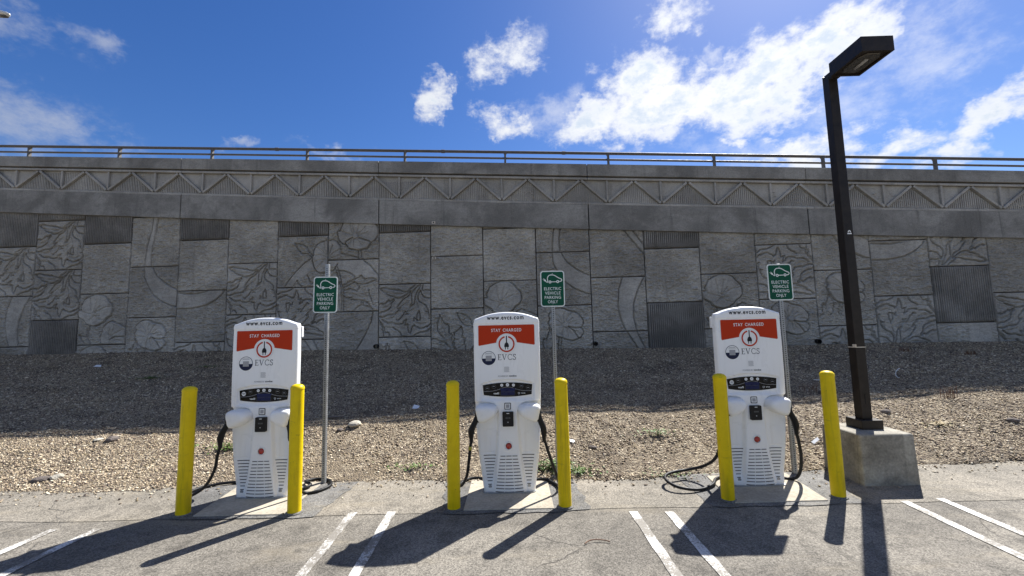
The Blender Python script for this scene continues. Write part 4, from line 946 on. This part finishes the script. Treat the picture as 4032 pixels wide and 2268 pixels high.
pr = [(0.030, 0.0), (0.031, 0.012), (0.026, 0.020), (0.014, 0.024), (0.004, 0.025)]
vs = []; seg = 20
for r_, d_ in pr: vs += [(r_*math.cos(2*PI*i/seg), 0.012-d_, 0.52+r_*math.sin(2*PI*i/seg)) for i in range(seg)]
fs = [(a*seg+i, a*seg+(i+1) % seg, (a+1)*seg+(i+1) % seg, (a+1)*seg+i) for a in range(len(pr)-1) for i in range(seg)]+[tuple(range((len(pr)-1)*seg, len(pr)*seg))]
CH['estop'] = eb.add(vs, fs).mesh('stop_button', M['red'], True)
CH['ering'] = MB().tube([(0.041*math.cos(a), -0.002, 0.52+0.041*math.sin(a)) for a in np.linspace(0, 2*PI, 25)], 0.006, 6, False).mesh('button_ring', M['white'], True)
def slot(mb, x0, x1, z, sag=0.0):
    n = max(2, int((x1-x0)/0.03)+1); xs_ = np.linspace(x0, x1, n+1)
    for a, b_ in zip(xs_[:-1], xs_[1:]):
        za = z-sag*(1-(a/0.16)**2); zb_ = z-sag*(1-(b_/0.16)**2)
        ya = -ch_h(a, za)-0.0016; yb = -ch_h(b_, zb_)-0.0016
        mb.add([(a, ya, za-.0043), (b_, yb, zb_-.0043), (b_, yb, zb_+.0043), (a, ya, za+.0043)], [(0, 1, 2, 3)])
CH['slots'] = []
def add_slot(*a):
    mb = MB(); slot(mb, *a); CH['slots'].append(mb.mesh('vent_slot', M['seam']))
for sg in (-1, 1):
    for i in range(10):
        f_ = i/9; z = 0.415-f_*0.310; a, b_ = 0.146+f_*0.05, 0.283-f_*0.044
        add_slot(*((a, b_) if sg > 0 else (-b_, -a)), z)
for i in range(12):
    f_ = i/11; z = 0.412-f_*0.375; hw = 0.094+f_*0.062; g1 = hw*0.36
    for a, b_ in ((-hw, -g1-.004), (-g1+.004, g1-.004), (g1+.004, hw)): add_slot(a, b_, z, 0.010*f_)
CH['screw'] = MB().disc((0, 0), 0.019, -ch_h(0.216, .083)-0.0025, 16).mesh('base_screw', M['steel'])
for sx in (-1, 1):
    ol = [(.112, .905), (.120, .945), (.150, .972), (.215, .985), (.30, .985), (.347, .968), (.356, .93), (.340, .86), (.313, .790), (.262, .795), (.19, .825), (.135, .862)]
    lay = [(1.0, 0.045), (1.0, -0.020), (0.98, -0.055), (0.93, -0.082), (0.82, -0.104), (0.58, -0.117), (0.25, -0.121)]
    vs = []; n = len(ol); c0 = (.245, .892)
    for sc_, y in lay: vs += [(sx*(c0[0]+(x-c0[0])*sc_+(0.012 if y < 0 else 0)*min(1, -y/0.1 if y < 0 else 0)), y, c0[1]+(z-c0[1])*sc_) for x, z in ol]
    fs = []
    for a in range(len(lay)-1):
        for i in range(n):
            j = (i+1) % n; f_ = (a*n+i, a*n+j, (a+1)*n+j, (a+1)*n+i); fs.append(f_ if sx < 0 else f_[::-1])
    f_ = tuple(range((len(lay)-1)*n, len(lay)*n)); fs.append(f_ if sx < 0 else f_[::-1])
    bm = bmesh.new(); me = MB().add(vs, fs).mesh('holster', M['white'], True)
    bm.from_mesh(me); bmesh.ops.recalc_face_normals(bm, faces=bm.faces); bmesh.ops.subdivide_edges(bm, edges=bm.edges, cuts=1, use_grid_fill=True, smooth=0.6); bm.to_mesh(me); bm.free()
    me.polygons.foreach_set('use_smooth', np.ones(len(me.polygons), bool)); CH['hol%d' % sx] = me
    CH['mouth%d' % sx] = MB().box(min(sx*.318, sx*.362), max(sx*.318, sx*.362), -0.085, 0.0, .80, .935).mesh('holster_mouth', M['black'])
CHX = [(-2.908, 4.83), (-0.14, 4.85), (2.645, 4.92)]
CHL = ['leftmost white EV charger, standing left of the sign post that sticks up above its sign', 'middle white EV charger, between the two other chargers', 'rightmost white EV charger, nearest the dark lamp post']
CHG = [make_charger(i, CHX[i][0], CHX[i][1], CHL[i], lit_icon=(i != 1)) for i in range(3)]
# plugs and cables: charging lead = plug handle + cable, tethered to the charger
def cable(T, pts, handle, rad=0.0165, tape=None, tag_white=False):
    ox, oy, oz = T.location
    loc = [(x-ox, y-oy, z-oz) for x, y, z in pts]
    c = put('charging_cable', MB().tube(catmull(loc, 8), rad, 10).mesh('charging_cable', M['rubber'], True), T)
    hp = [(x-ox, y-oy, z-oz) for x, y, z, r_ in handle]; rr = [r_ for *_, r_ in handle]
    cm = catmull(hp, 5); rs = np.interp(np.linspace(0, len(hp)-1, len(cm)), range(len(hp)), rr).tolist()
    put('plug_handle', MB().tube(cm, rs, 12).mesh('plug_handle', M['black'], True), T)
    if tape:
        a = Vector(loc[tape]); d = (Vector(loc[tape+1])-a).normalized()
        put('cable_tape', MB().tube([a-d*0.02, a+d*0.02], rad+0.002, 12).mesh('cable_tape', M['yellowtape'], True), c)
    if tag_white:
        p_ = Vector(loc[0]); put('cable_tag', MB().box(p_.x-0.016, p_.x+0.012, p_.y-0.030, p_.y-0.022, p_.z+0.0, p_.z+0.045).mesh('cable_tag', M['white2']), c)
def hand(xc, yf, sx, spread=1.0, drop=0.0):
    return [(xc+sx*.325, yf-.045, .905, .026), (xc+sx*.338, yf-.055, .86, .030), (xc+sx*(.345+.02*spread), yf-.06, .80, .030), (xc+sx*(.36+.035*spread), yf-.06, .74, .033), (xc+sx*(.365+.045*spread), yf-.06, .68, .034), (xc+sx*(.365+.045*spread), yf-.06, .62, .022), (xc+sx*(.365+.045*spread), yf-.06, .58, .019)]
x, y = CHX[0]
cable(CHG[0], [(x-.42, y-.06, .60), (x-.455, y-.05, .50), (x-.52, y+.0, .32), (x-.66, y+.05, .13), (x-.83, y+.06, .03), (x-.93, y+.14, .028), (x-.90, y+.32, .028), (x-.74, y+.46, .028), (x-.48, y+.49, .028), (x-.25, y+.30, .03)], hand(x, y, -1, 1.3))
cable(CHG[0], [(x+.365, y-.06, .60), (x+.362, y-.06, .45), (x+.375, y-.05, .28), (x+.41, y-.0, .12), (x+.47, y+.10, .028), (x+.58, y+.16, .028), (x+.64, y+.33, .028), (x+.55, y+.50, .028), (x+.38, y+.55, .03), (x+.30, y+.42, .045), (x+.42, y+.30, .05), (x+.36, y+.20, .035), (x+.2, y+.25, .03)], hand(x, y, 1, 0.0), tag_white=True)
x, y = CHX[1]
cable(CHG[1], [(x-.41, y-.06, .60), (x-.425, y-.05, .52), (x-.445, y-.03, .36), (x-.475, y+.02, .20), (x-.54, y+.12, .07), (x-.59, y+.25, .028), (x-.52, y+.42, .028), (x-.38, y+.46, .028), (x-.2, y+.3, .03)], hand(x, y, -1, 1.0), tape=1)
cable(CHG[1], [(x+.395, y-.06, .60), (x+.43, y-.05, .48), (x+.48, y-.03, .32), (x+.53, y+.0, .17), (x+.555, y+.08, .05), (x+.52, y+.22, .028), (x+.42, y+.36, .03), (x+.32, y+.38, .028), (x+.15, y+.3, .03)], hand(x, y, 1, .6))
x, y = CHX[2]
cable(CHG[2], [(x-.41, y-.06, .60), (x-.43, y-.02, .45), (x-.46, y+.06, .30), (x-.53, y+.20, .18), (x-.68, y+.30, .11), (x-.86, y+.26, .10), (x-.99, y+.17, .09), (x-1.02, y+.02, .08), (x-.93, y-.10, .055), (x-.72, y-.10, .030), (x-.52, y+.02, .035), (x-.40, y+.2, .035), (x-.25, y+.3, .03)], hand(x, y, -1, 1.0))
cable(CHG[2], [(x+.405, y-.06, .60), (x+.44, y-.03, .50), (x+.485, y+.02, .34), (x+.51, y+.08, .18), (x+.50, y+.13, .07), (x+.44, y+.16, .03), (x+.36, y+.22, .028), (x+.2, y+.3, .03)], hand(x, y, 1, .9))

# ------------------------------------------------------------------ bollards
BL_P = [(-3.468, 4.459), (-2.325, 4.46), (-0.70, 4.478), (0.43, 4.488), (2.12, 4.582), (3.272, 4.612)]
BL_L = ['leftmost yellow bollard, standing left of the leftmost charger', 'yellow bollard in front of the right edge of the leftmost charger', 'yellow bollard just left of the middle charger', 'yellow bollard just right of the middle charger', 'yellow bollard covering the left edge of the rightmost charger', 'yellow bollard beside the concrete block of the lamp post']
prof = [(0.066, -0.03), (0.066, 0.4), (0.066, 0.9), (0.0655, 1.235), (0.069, 1.238), (0.069, 1.250), (0.0635, 1.266), (0.048, 1.281), (0.026, 1.289), (0.006, 1.291)]
bmesh_ = MB().lathe(prof, 28).mesh('bollard', M['yellow']); smooth_auto(bmesh_, 30)
skirt = MB().lathe([(0.085, 0.0), (0.083, 0.012), (0.067, 0.020)], 24).mesh('grout_collar', M['patch'])
for i, ((x, y), lb) in enumerate(zip(BL_P, BL_L)):
    o = tag(link('bollard', bmesh_, None, (x, y, 0.006)), lb, 'bollard', 'yellow bollards guarding the chargers')
    o.rotation_euler = (0.004*math.sin(i*2.1), 0.006*math.cos(i*1.7), i*1.1)
    link('grout_collar', skirt, o)

# ------------------------------------------------------------------ parking signs
PLW, PLH = 0.305, 0.457
plate_m = MB().prism(rrect(-PLW/2, PLW/2, -PLH/2, PLH/2, 0.036, 5), -0.0015, 0.0015).mesh('sign_plate', M['signwhite'])
field_m = MB().poly(rrect(-PLW/2+.013, PLW/2-.013, -PLH/2+.013, PLH/2-.013, 0.026, 5), -0.0028).mesh('green_field', M['green'])
word_m = [fit_width(text_mesh(w, 0.038, M['signwhite'], 0.010, 1.08), wd_) for w, wd_ in (('ELECTRIC', 0.216), ('VEHICLE', 0.197), ('PARKING', 0.206), ('ONLY', 0.126))]; word_w = [0.216, 0.197, 0.206, 0.126]
cm_ = MB(); yy = -0.0042
def cp(s):  # car symbol digitised from the sign, px -> metres
    return [((float(a)-552)*0.000477, (857-float(b_))*0.000477) for a, b_ in (q.split(',') for q in s.split())]
car = cp('425,685 428,640 420,600 424,560 445,520 480,495 530,488 590,495 640,520 680,548 730,575 775,595 800,615 800,640 775,662 735,670')
cm_.ribbon([tuple(p) for p in catmull([(a, b_, 0) for a, b_ in car], 3)] if False else [(v.x, v.y) for v in catmull([(a, b_, 0) for a, b_ in car], 3)], 0.0105, yy)
cm_.ribbon(cp('525,675 650,672'), 0.0095, yy-0.0003)
for q in ('487,677', '692,670'):
    c0 = cp(q)[0]; cm_.disc(c0, 0.0185, yy-0.0006, 18, 0.0078)
cm_.ribbon([(v.x, v.y) for v in catmull([(a, b_, 0) for a, b_ in cp('428,685 400,678 375,655 352,630')], 3)], 0.009, yy-0.0003)
cm_.poly(cp('322,630 350,598 385,640 378,662 352,660'), yy-0.0007)
cm_.ribbon(cp('345,605 318,578'), 0.0048, yy-0.0009); cm_.ribbon(cp('325,625 298,596'), 0.0048, yy-0.0009)
car_m = cm_.mesh('car_symbol', M['signwhite'])
bolt_m = MB().disc((0, 0), 0.007, -0.007, 10).mesh('bolt', M['steel'])
def sign(x, y, ztop, zplate, xp, zl, label, lean=0.0):
    T = thing('parking_sign', label, 'sign', (x, y, 0), (0, lean, 0), 'green electric vehicle parking signs')
    h = 0.0225
    po = put('post', MB().box(-h, h, -h, h, -0.03, ztop).mesh('post', M['steel']), T); bevel(po, 0.004, 2)
    hm = MB(); n = int((ztop-0.05)/0.0254)
    for i in range(n):
        z = 0.04+i*0.0254; a6 = [2*PI*k/6 for k in range(6)]
        hm.add([(0.0072*math.cos(a), -h-0.0006, z+0.0072*math.sin(a)) for a in a6], [tuple(range(6))])
        for sx in (-1, 1):
            hm.add([(sx*(h+0.0006), sx*0.0072*math.cos(a), z+0.0072*math.sin(a)) for a in a6], [tuple(range(6))])
    ho = put('post_holes', hm.mesh('post_holes', M['hole']), T); ho['kind'] = 'stuff'
    pt = put('sign_plate', plate_m, T, (xp, -h-0.0045, zplate)); pt.rotation_euler = (0, zl, 0)
    put('green_field', field_m, pt); put('car_symbol', car_m, pt, (0, 0, 0))
    for w, ww, z in zip(word_m, word_w, (0.0, -0.0553, -0.1106, -0.1659)): put('sign_word', w, pt, (-ww/2, -0.0042, -0.018+z))
    put('bolt', bolt_m, pt, (0, 0, 0.190)); put('bolt', bolt_m, pt, (0, 0, -0.190))
    return T
sign(-2.410, 5.30, 2.69, 2.300, -0.012, 0.012, 'green EV parking sign right of the leftmost charger, its post standing up above the plate')
sign(0.445, 5.37, 2.545, 2.312, 0.0, 0.006, 'green EV parking sign behind the right bollard of the middle charger')
sign(3.290, 5.34, 2.555, 2.322, 0.0, 0.0, 'green EV parking sign behind the rightmost charger, nearest the lamp post')

# ------------------------------------------------------------------ lamp post on its concrete block
bk = MB(); 
def frus(x0, x1, y0, y1, z0, z1, inset):
    return [(x0, y0, z0), (x1, y0, z0), (x1, y1, z0), (x0, y1, z0), (x0+inset, y0+inset, z1), (x1-inset, y0+inset, z1), (x1-inset, y1-inset, z1), (x0+inset, y1-inset, z1)]
bk.add([(x-4.07, y-5.20, z) for x, y, z in frus(3.758, 4.385, 4.892, 5.51, -0.02, 0.552, 0.012)], [(0, 3, 2, 1), (4, 5, 6, 7), (0, 1, 5, 4), (1, 2, 6, 5), (2, 3, 7, 6), (3, 0, 4, 7)])
blk = link('concrete_base', bk.mesh('concrete_base', M['block']), None, (4.07, 5.20, 0)); bevel(blk, 0.022, 3)
tag(blk, 'stained square concrete block carrying the dark lamp post', 'concrete block')
LP = thing('lamp_post', 'tall dark bronze parking lot lamp with a boxy head, on a concrete block', 'street lamp', (4.10, 5.24, 0.552))
cv = put('base_cover', MB().box(-.125, .125, -.125, .125, 0.0, .105).mesh('base_cover', M['bronze']), LP); bevel(cv, 0.006, 2)
ple = put('pole', MB().add([(-.059, -.059, .106), (.059, -.059, .106), (.059, .059, .106), (-.059, .059, .106), (-.056, -.056, 4.39), (.056, -.056, 4.39), (.056, .056, 4.44), (-.056, .056, 4.44)], [(0, 3, 2, 1), (4, 5, 6, 7), (0, 1, 5, 4), (1, 2, 6, 5), (2, 3, 7, 6), (3, 0, 4, 7)]).mesh('pole', M['bronze']), LP); bevel(ple, 0.006, 2)
put('arm', MB().box(-.052, .052, -.135, .02, 4.344, 4.432).mesh('arm', M['bronze']), LP)
# head: open-bottomed box with a recessed lens
hx0, hx1, hy0, hy1, hz0, hz1 = -.09, .278, -.625, -.122, 4.338, 4.515
hd = MB(); wl = 0.03
hd.box(hx0, hx1, hy0, hy0+wl, hz0, hz1); hd.box(hx0, hx1, hy1-wl, hy1, hz0, hz1); hd.box(hx0, hx0+wl, hy0+wl, hy1-wl, hz0, hz1); hd.box(hx1-wl, hx1, hy0+wl, hy1-wl, hz0, hz1); hd.box(hx0+wl, hx1-wl, hy0+wl, hy1-wl, hz1-0.03, hz1)
hm_ = put('lamp_head', hd.mesh('lamp_head', M['bronze']), LP)
frm = MB(); cxh, cyh = (hx0+hx1)/2, (hy0+hy1)/2
oct_ = [(cxh+0.125*sx_, cyh+0.195*sy_) for sx_, sy_ in ((-1, -.55), (-.6, -1), (.6, -1), (1, -.55), (1, .55), (.6, 1), (-.6, 1), (-1, .55))]
inn = [(cxh+(x-cxh)*.9, cyh+(y-cyh)*.92) for x, y in oct_]
frm.add([(x, y, hz0+0.014) for x, y in rrect(hx0+wl, hx1-wl, hy0+wl, hy1-wl, 0.004, 1)], [tuple(range(7, -1, -1))])
put('lens_frame', frm.mesh('lens_frame', M['bronze']), hm_)
put('lens', MB().add([(x, y, hz0+0.008) for x, y in oct_]+[(x, y, hz0+0.002) for x, y in inn], [tuple(range(15, 7, -1))]+[((i+1) % 8, i, 8+i, 8+(i+1) % 8) for i in range(8)]).mesh('lens', M['lens']), hm_)
put('bulb', MB().tube([(cxh, cyh-.09, hz0+0.000), (cxh, cyh+.09, hz0+0.000)], 0.018, 10).mesh('bulb', M['greyprint'], True), hm_)
# pole sticker, strap and hand hole
put('sticker', MB().add([(-.022, -.0625, 2.33), (.03, -.0625, 2.33), (.03, -.0625, 2.345), (-.022, -.0625, 2.345)], [(0, 1, 2, 3)]).add([(0.004+.02*math.cos(a), -.0625, 2.352+.028*math.sin(a)) for a in np.linspace(0, PI, 9)]+[(0.004+.010*math.cos(a), -.0625, 2.352+.012*math.sin(a)) for a in np.linspace(PI, 0, 9)], [tuple(range(18))]).mesh('sticker', M['white2']), LP)
st_ = put('strap', MB().box(-.0605, .0605, -.0605, .0605, .945, .955).mesh('strap', M['tape']), LP)
put('strap_tag', MB().box(-.064, -.052, -.066, -.020, .955, .985).mesh('strap_tag', M['tape']), LP)
put('hand_hole', MB().box(-.010, -.004, -.0615, -.05, .28, .40).mesh('hand_hole', M['hole']), LP)

# far street lamp over the ramp, only its tip shows at the picture's upper left
SL = thing('street_lamp', 'grey street lamp whose tip enters at the upper left corner', 'street lamp', (-22.45, 14.6, 6.55))
put('pole', MB().lathe([(0.12, 0), (0.11, 1.5), (0.075, 7.15)], 14).mesh('pole', M['alu'], True), SL)
put('arm', MB().tube(catmull([(0, 0, 7.05), (0.25, -0.05, 7.35), (1.8, -0.2, 7.45), (3.15, -0.35, 7.38)], 6), 0.045, 10).mesh('arm', M['alu'], True), SL)
hv = []; fs = []; seg = 12
for (d_, wv_, hu, hl) in ((0, .05, .05, .05), (.15, .10, .08, .07), (.45, .15, .09, .09), (.8, .15, .08, .10), (1.05, .10, .055, .085), (1.16, .03, .015, .03)):
    for i in range(seg):
        a = 2*PI*i/seg; s2 = math.sin(a); hv.append((3.10+d_*.97, -.34-d_*.16+wv_*math.cos(a), 7.36-d_*.24+(hu if s2 > 0 else hl)*s2))
for a in range(5):
    for i in range(seg): fs.append((a*seg+i, (a+1)*seg+i, (a+1)*seg+(i+1) % seg, a*seg+(i+1) % seg))
fs += [tuple(range(seg)), tuple(range(6*seg-1, 5*seg-1, -1))]
lh = put('lamp_head', MB().add(hv, fs).mesh('lamp_head', M['alu'], True), SL)
put('lens', MB().tube([(3.65, -.43, 7.14), (4.10, -.50, 7.02)], [0.09, 0.06], 10).mesh('lens', M['lens'], True), lh)

# ------------------------------------------------------------------ weeds, stones, litter
def on_slope(x, y): return float(slope_z(np.array([x]), np.array([y]))[0])
def tuft(n, h, w, spread, seed, lean=0.5):
    r = random.Random(seed); mb = MB()
    for _ in range(n):
        a = r.uniform(0, 2*PI); l = h*r.uniform(.5, 1); ln = lean*r.uniform(.2, 1); bx, by = r.gauss(0, spread), r.gauss(0, spread*.6)
        pts = []
        for k in range(4):
            t_ = k/3; pts.append(Vector((bx+math.cos(a)*l*ln*t_*t_, by+math.sin(a)*l*ln*t_*t_, l*t_*(1-.35*ln*t_))))
        sd_ = Vector((-math.sin(a), math.cos(a), 0)); vs = []
        for k, p in enumerate(pts):
            ww = w*(1, 1.3, .9, .1)[k]/2; vs += [tuple(p-sd_*ww), tuple(p+sd_*ww)]
        mb.add(vs, [(0, 1, 3, 2), (2, 3, 5, 4), (4, 5, 7, 6)])
    return mb
def leafy(n, h, seed):
    """broad low weed: leaves on short stems"""
    r = random.Random(seed); mb = MB()
    for _ in range(n):
        a = r.uniform(0, 2*PI); d = abs(r.gauss(0, .14)); z = r.uniform(.01, h); p = Vector((math.cos(a)*d*1.6, math.sin(a)*d*.6, z)); l = r.uniform(.02, .05); b_ = r.uniform(0, 2*PI); up = r.uniform(-.3, .7)
        f_ = Vector((math.cos(b_), math.sin(b_), up)).normalized()*l; s2 = Vector((-math.sin(b_), math.cos(b_), r.uniform(-.3, .3)))*l*.38
        mb.add([tuple(p), tuple(p+f_*.5+s2), tuple(p+f_), tuple(p+f_*.5-s2)], [(0, 1, 2, 3)])
    return mb
def plant(name, me_parts, x, y, label, cat='weed', group='weeds on the gravel slope', z=None):
    T = thing(name, label, cat, (x, y, on_slope(x, y) if z is None else z), (0, 0, 0), group)
    for nm_, me_ in me_parts: put(nm_, me_, T)['kind'] = 'stuff'
    return T
plant('weed', [('leaves', leafy(420, .13, 1).mesh('leaves', M['plant'])), ('blades', tuft(50, .16, .008, .12, 2).mesh('blades', M['plant']))], 0.40, 5.50, 'bright green leafy weed behind the middle charger, right side', z=0.02)
plant('weed', [('leaves', leafy(120, .07, 3).mesh('leaves', M['plant'])), ('blades', tuft(16, .09, .007, .08, 4).mesh('blades', M['plant']))], 0.72, 5.42, 'small green weed just right of the middle charger and its right bollard', z=0.02)
plant('weed', [('leaves', leafy(260, .09, 5).mesh('leaves', M['plant'])), ('blades', tuft(40, .13, .007, .16, 6).mesh('blades', M['straw']))], -4.35, 6.42, 'green and straw weed behind the cable of the leftmost charger')
plant('weed', [('leaves', leafy(90, .06, 7).mesh('leaves', M['plant']))], -1.42, 5.62, 'low green sprig at the gravel edge left of the middle charger')
plant('weed', [('leaves', leafy(110, .08, 8).mesh('leaves', M['plant'])), ('blades', tuft(14, .10, .007, .05, 9).mesh('blades', M['plant']))], 1.98, 6.35, 'green sprig on the gravel left of the rightmost charger')
plant('weed', [('leaves', leafy(70, .04, 10).mesh('leaves', M['plant']))], 1.82, 5.30, 'tiny green seedlings inside the cable loop of the rightmost charger', z=0.012)
plant('weed', [('leaves', leafy(200, .05, 12).mesh('leaves', M['plant']))], -8.9, 10.2, 'dark green low patch of weeds in the wall shadow at left')
plant('weed', [('leaves', leafy(120, .05, 13).mesh('leaves', M['plant']))], -8.1, 10.9, 'smaller dark green weed patch close to the wall foot at left')
plant('weed', [('leaves', leafy(90, .05, 14).mesh('leaves', M['straw'])), ('blades', tuft(20, .08, .006, .12, 15).mesh('blades', M['plant']))], 6.15, 6.45, 'yellowish weed on the sunlit gravel right of the lamp post')
plant('dry_weed', [('stalks', tuft(20, .30, .007, .06, 16, .5).mesh('stalks', M['dry']))], 7.06, 7.2, 'tall reddish dry weed standing in the sunlit gravel at right')
plant('dry_weed', [('stalks', tuft(22, .20, .007, .10, 17, .5).mesh('stalks', M['dry']))], 5.25, 7.85, 'reddish dry weed behind the bollard beside the lamp block')
plant('dry_weed', [('stalks', tuft(34, .13, .010, .06, 18, .6).mesh('stalks', M['dry']))], 9.27, 10.4, 'dark dry tuft near the wall, nearest the lamp pole')
plant('dry_weed', [('stalks', tuft(34, .13, .010, .07, 19, .6).mesh('stalks', M['dry']))], 10.3, 9.9, 'dark dry tuft in the shade under the ribbed panel at far right')
plant('dry_weed', [('stalks', tuft(14, .15, .006, .05, 20, .4).mesh('stalks', M['straw']))], -0.92, 5.42, 'thin straw stalks at the gravel edge just left of the middle charger', z=0.03)
def stone(name, x, y, s, mat, label, seed, flat=.6, cat='rock', group='loose stones on the slope'):
    bm = bmesh.new(); bmesh.ops.create_icosphere(bm, subdivisions=2, radius=1.0); r = random.Random(seed)
    for v in bm.verts:
        k = 1+0.35*(fbm(np.array([v.co.x*1.3+seed]), np.array([v.co.y*1.3+v.co.z]), seed, 3)[0]-.5)*2; v.co = Vector((v.co.x*s*1.25*k, v.co.y*s*k, v.co.z*s*flat*k))
    me = bpy.data.meshes.new(name); bm.to_mesh(me); bm.free(); me.materials.append(mat)
    o = link(name, me, None, (x, y, on_slope(x, y)+s*flat*.4), (0, 0, r.uniform(0, 6))); return tag(o, label, cat, group)
stone('rock', -6.55, 6.88, .085, M['rock'], 'dark brown rock on the sunlit gravel at left', 3)
stone('rock', -6.80, 6.90, .06, M['palerock'], 'pale flat rock touching the dark rock at left', 4, .35)
stone('rock', -6.16, 5.52, .08, M['rock'], 'dark rock at the gravel edge, lower left', 5, .5)
stone('rock', -6.02, 5.60, .06, M['palerock'], 'pale chunk beside the dark rock at the lower left gravel edge', 6)
stone('rock', -2.74, 7.12, .10, M['palerock'], 'cream boulder right of the leftmost sign post', 7, .5)
stone('rock', -2.92, 6.98, .05, M['rock'], 'small dark rock beside the cream boulder', 8)
stone('rock', 0.98, 6.02, .05, M['rock'], 'small grey rock right of the middle charger', 9)
stone('rock', 5.75, 6.9, .06, M['rock'], 'dark lump on the gravel behind the lamp block', 10)
stone('rock', 7.1, 6.35, .06, M['rock'], 'dark lump on the gravel at the right edge', 11)
def scrap(x, y, pts, label, lift=0.012, tilt=(0.1, 0.1, 0), z=None):
    zz = on_slope(x, y)+lift if z is None else z
    o = link('plastic_scrap', MB().plan(pts, 0, 0.004).mesh('plastic_scrap', M['litter']), None, (x, y, zz), tilt); return tag(o, label, 'litter', 'litter scattered on the slope')
scrap(0.72, 6.22, [(-.03, -.02), (.04, -.025), (.05, .02), (-.02, .035)], 'white paper scrap right of the middle charger', .02, (.5, .2, .4))
scrap(4.05, 6.05, [(-.06, -.015), (.05, -.02), (.07, .02), (-.05, .03)], 'white plastic piece left of the lamp block', .03, (.4, -.5, .3))
scrap(-1.9, 7.81, [(-.06, -.04), (.05, -.05), (.07, .03), (-.03, .06)], 'pale grey sheet at the shadow edge left of the middle charger', .02, (.6, .1, .2))
scrap(-11.2, 11.2, [(-.08, -.03), (.09, -.02), (.06, .05), (-.05, .04)], 'light blue scrap in the shade near the wall at far left', .03, (.7, .1, .2))
scrap(-6.1, 9.2, [(-.025, -.02), (.025, -.025), (.02, .02)], 'tiny white fleck in the shade at left', .03, (.7, 0, .1))
cr = [(0.10*math.cos(a), 0.0, 0.10*math.sin(a)+.10) for a in np.linspace(2.2, 5.0, 12)]
tag(link('curled_strip', MB().tube(cr, .008, 6).mesh('curled_strip', M['litter'], True), None, (7.28, 8.35, on_slope(7.28, 8.35)), (.25, .3, 0)), 'curled white plastic strip in the shade right of the lamp pole', 'litter', 'litter scattered on the slope')
tag(link('thin_strip', MB().tube([(-.16, 0, .07), (-.05, 0, .06), (.06, 0, .03), (.12, 0, 0)], .007, 6).mesh('thin_strip', M['litter'], True), None, (5.75, 8.25, on_slope(5.75, 8.25)+.02)), 'thin white strip in the shade left of the lamp pole', 'litter', 'litter scattered on the slope')
tag(link('pipe_stub', MB().tube([(-.14, 0, 0), (.14, 0, .01)], .018, 8).mesh('pipe_stub', M['rail'], True), None, (-3.22, 7.5, on_slope(-3.22, 7.5)+.03)), 'short brown pipe lying at the shadow edge right of the first sign', 'pipe')
tag(link('twig', MB().tube(catmull([(-.11, -.035, 0), (-.06, .005, .006), (.0, .015, .008), (.06, .008, .006), (.11, -.005, 0)], 5), .0045, 6).mesh('twig', M['dry'], True), None, (.62, 3.775, .011)), 'thin dark curved twig on the asphalt, right of centre', 'twig')
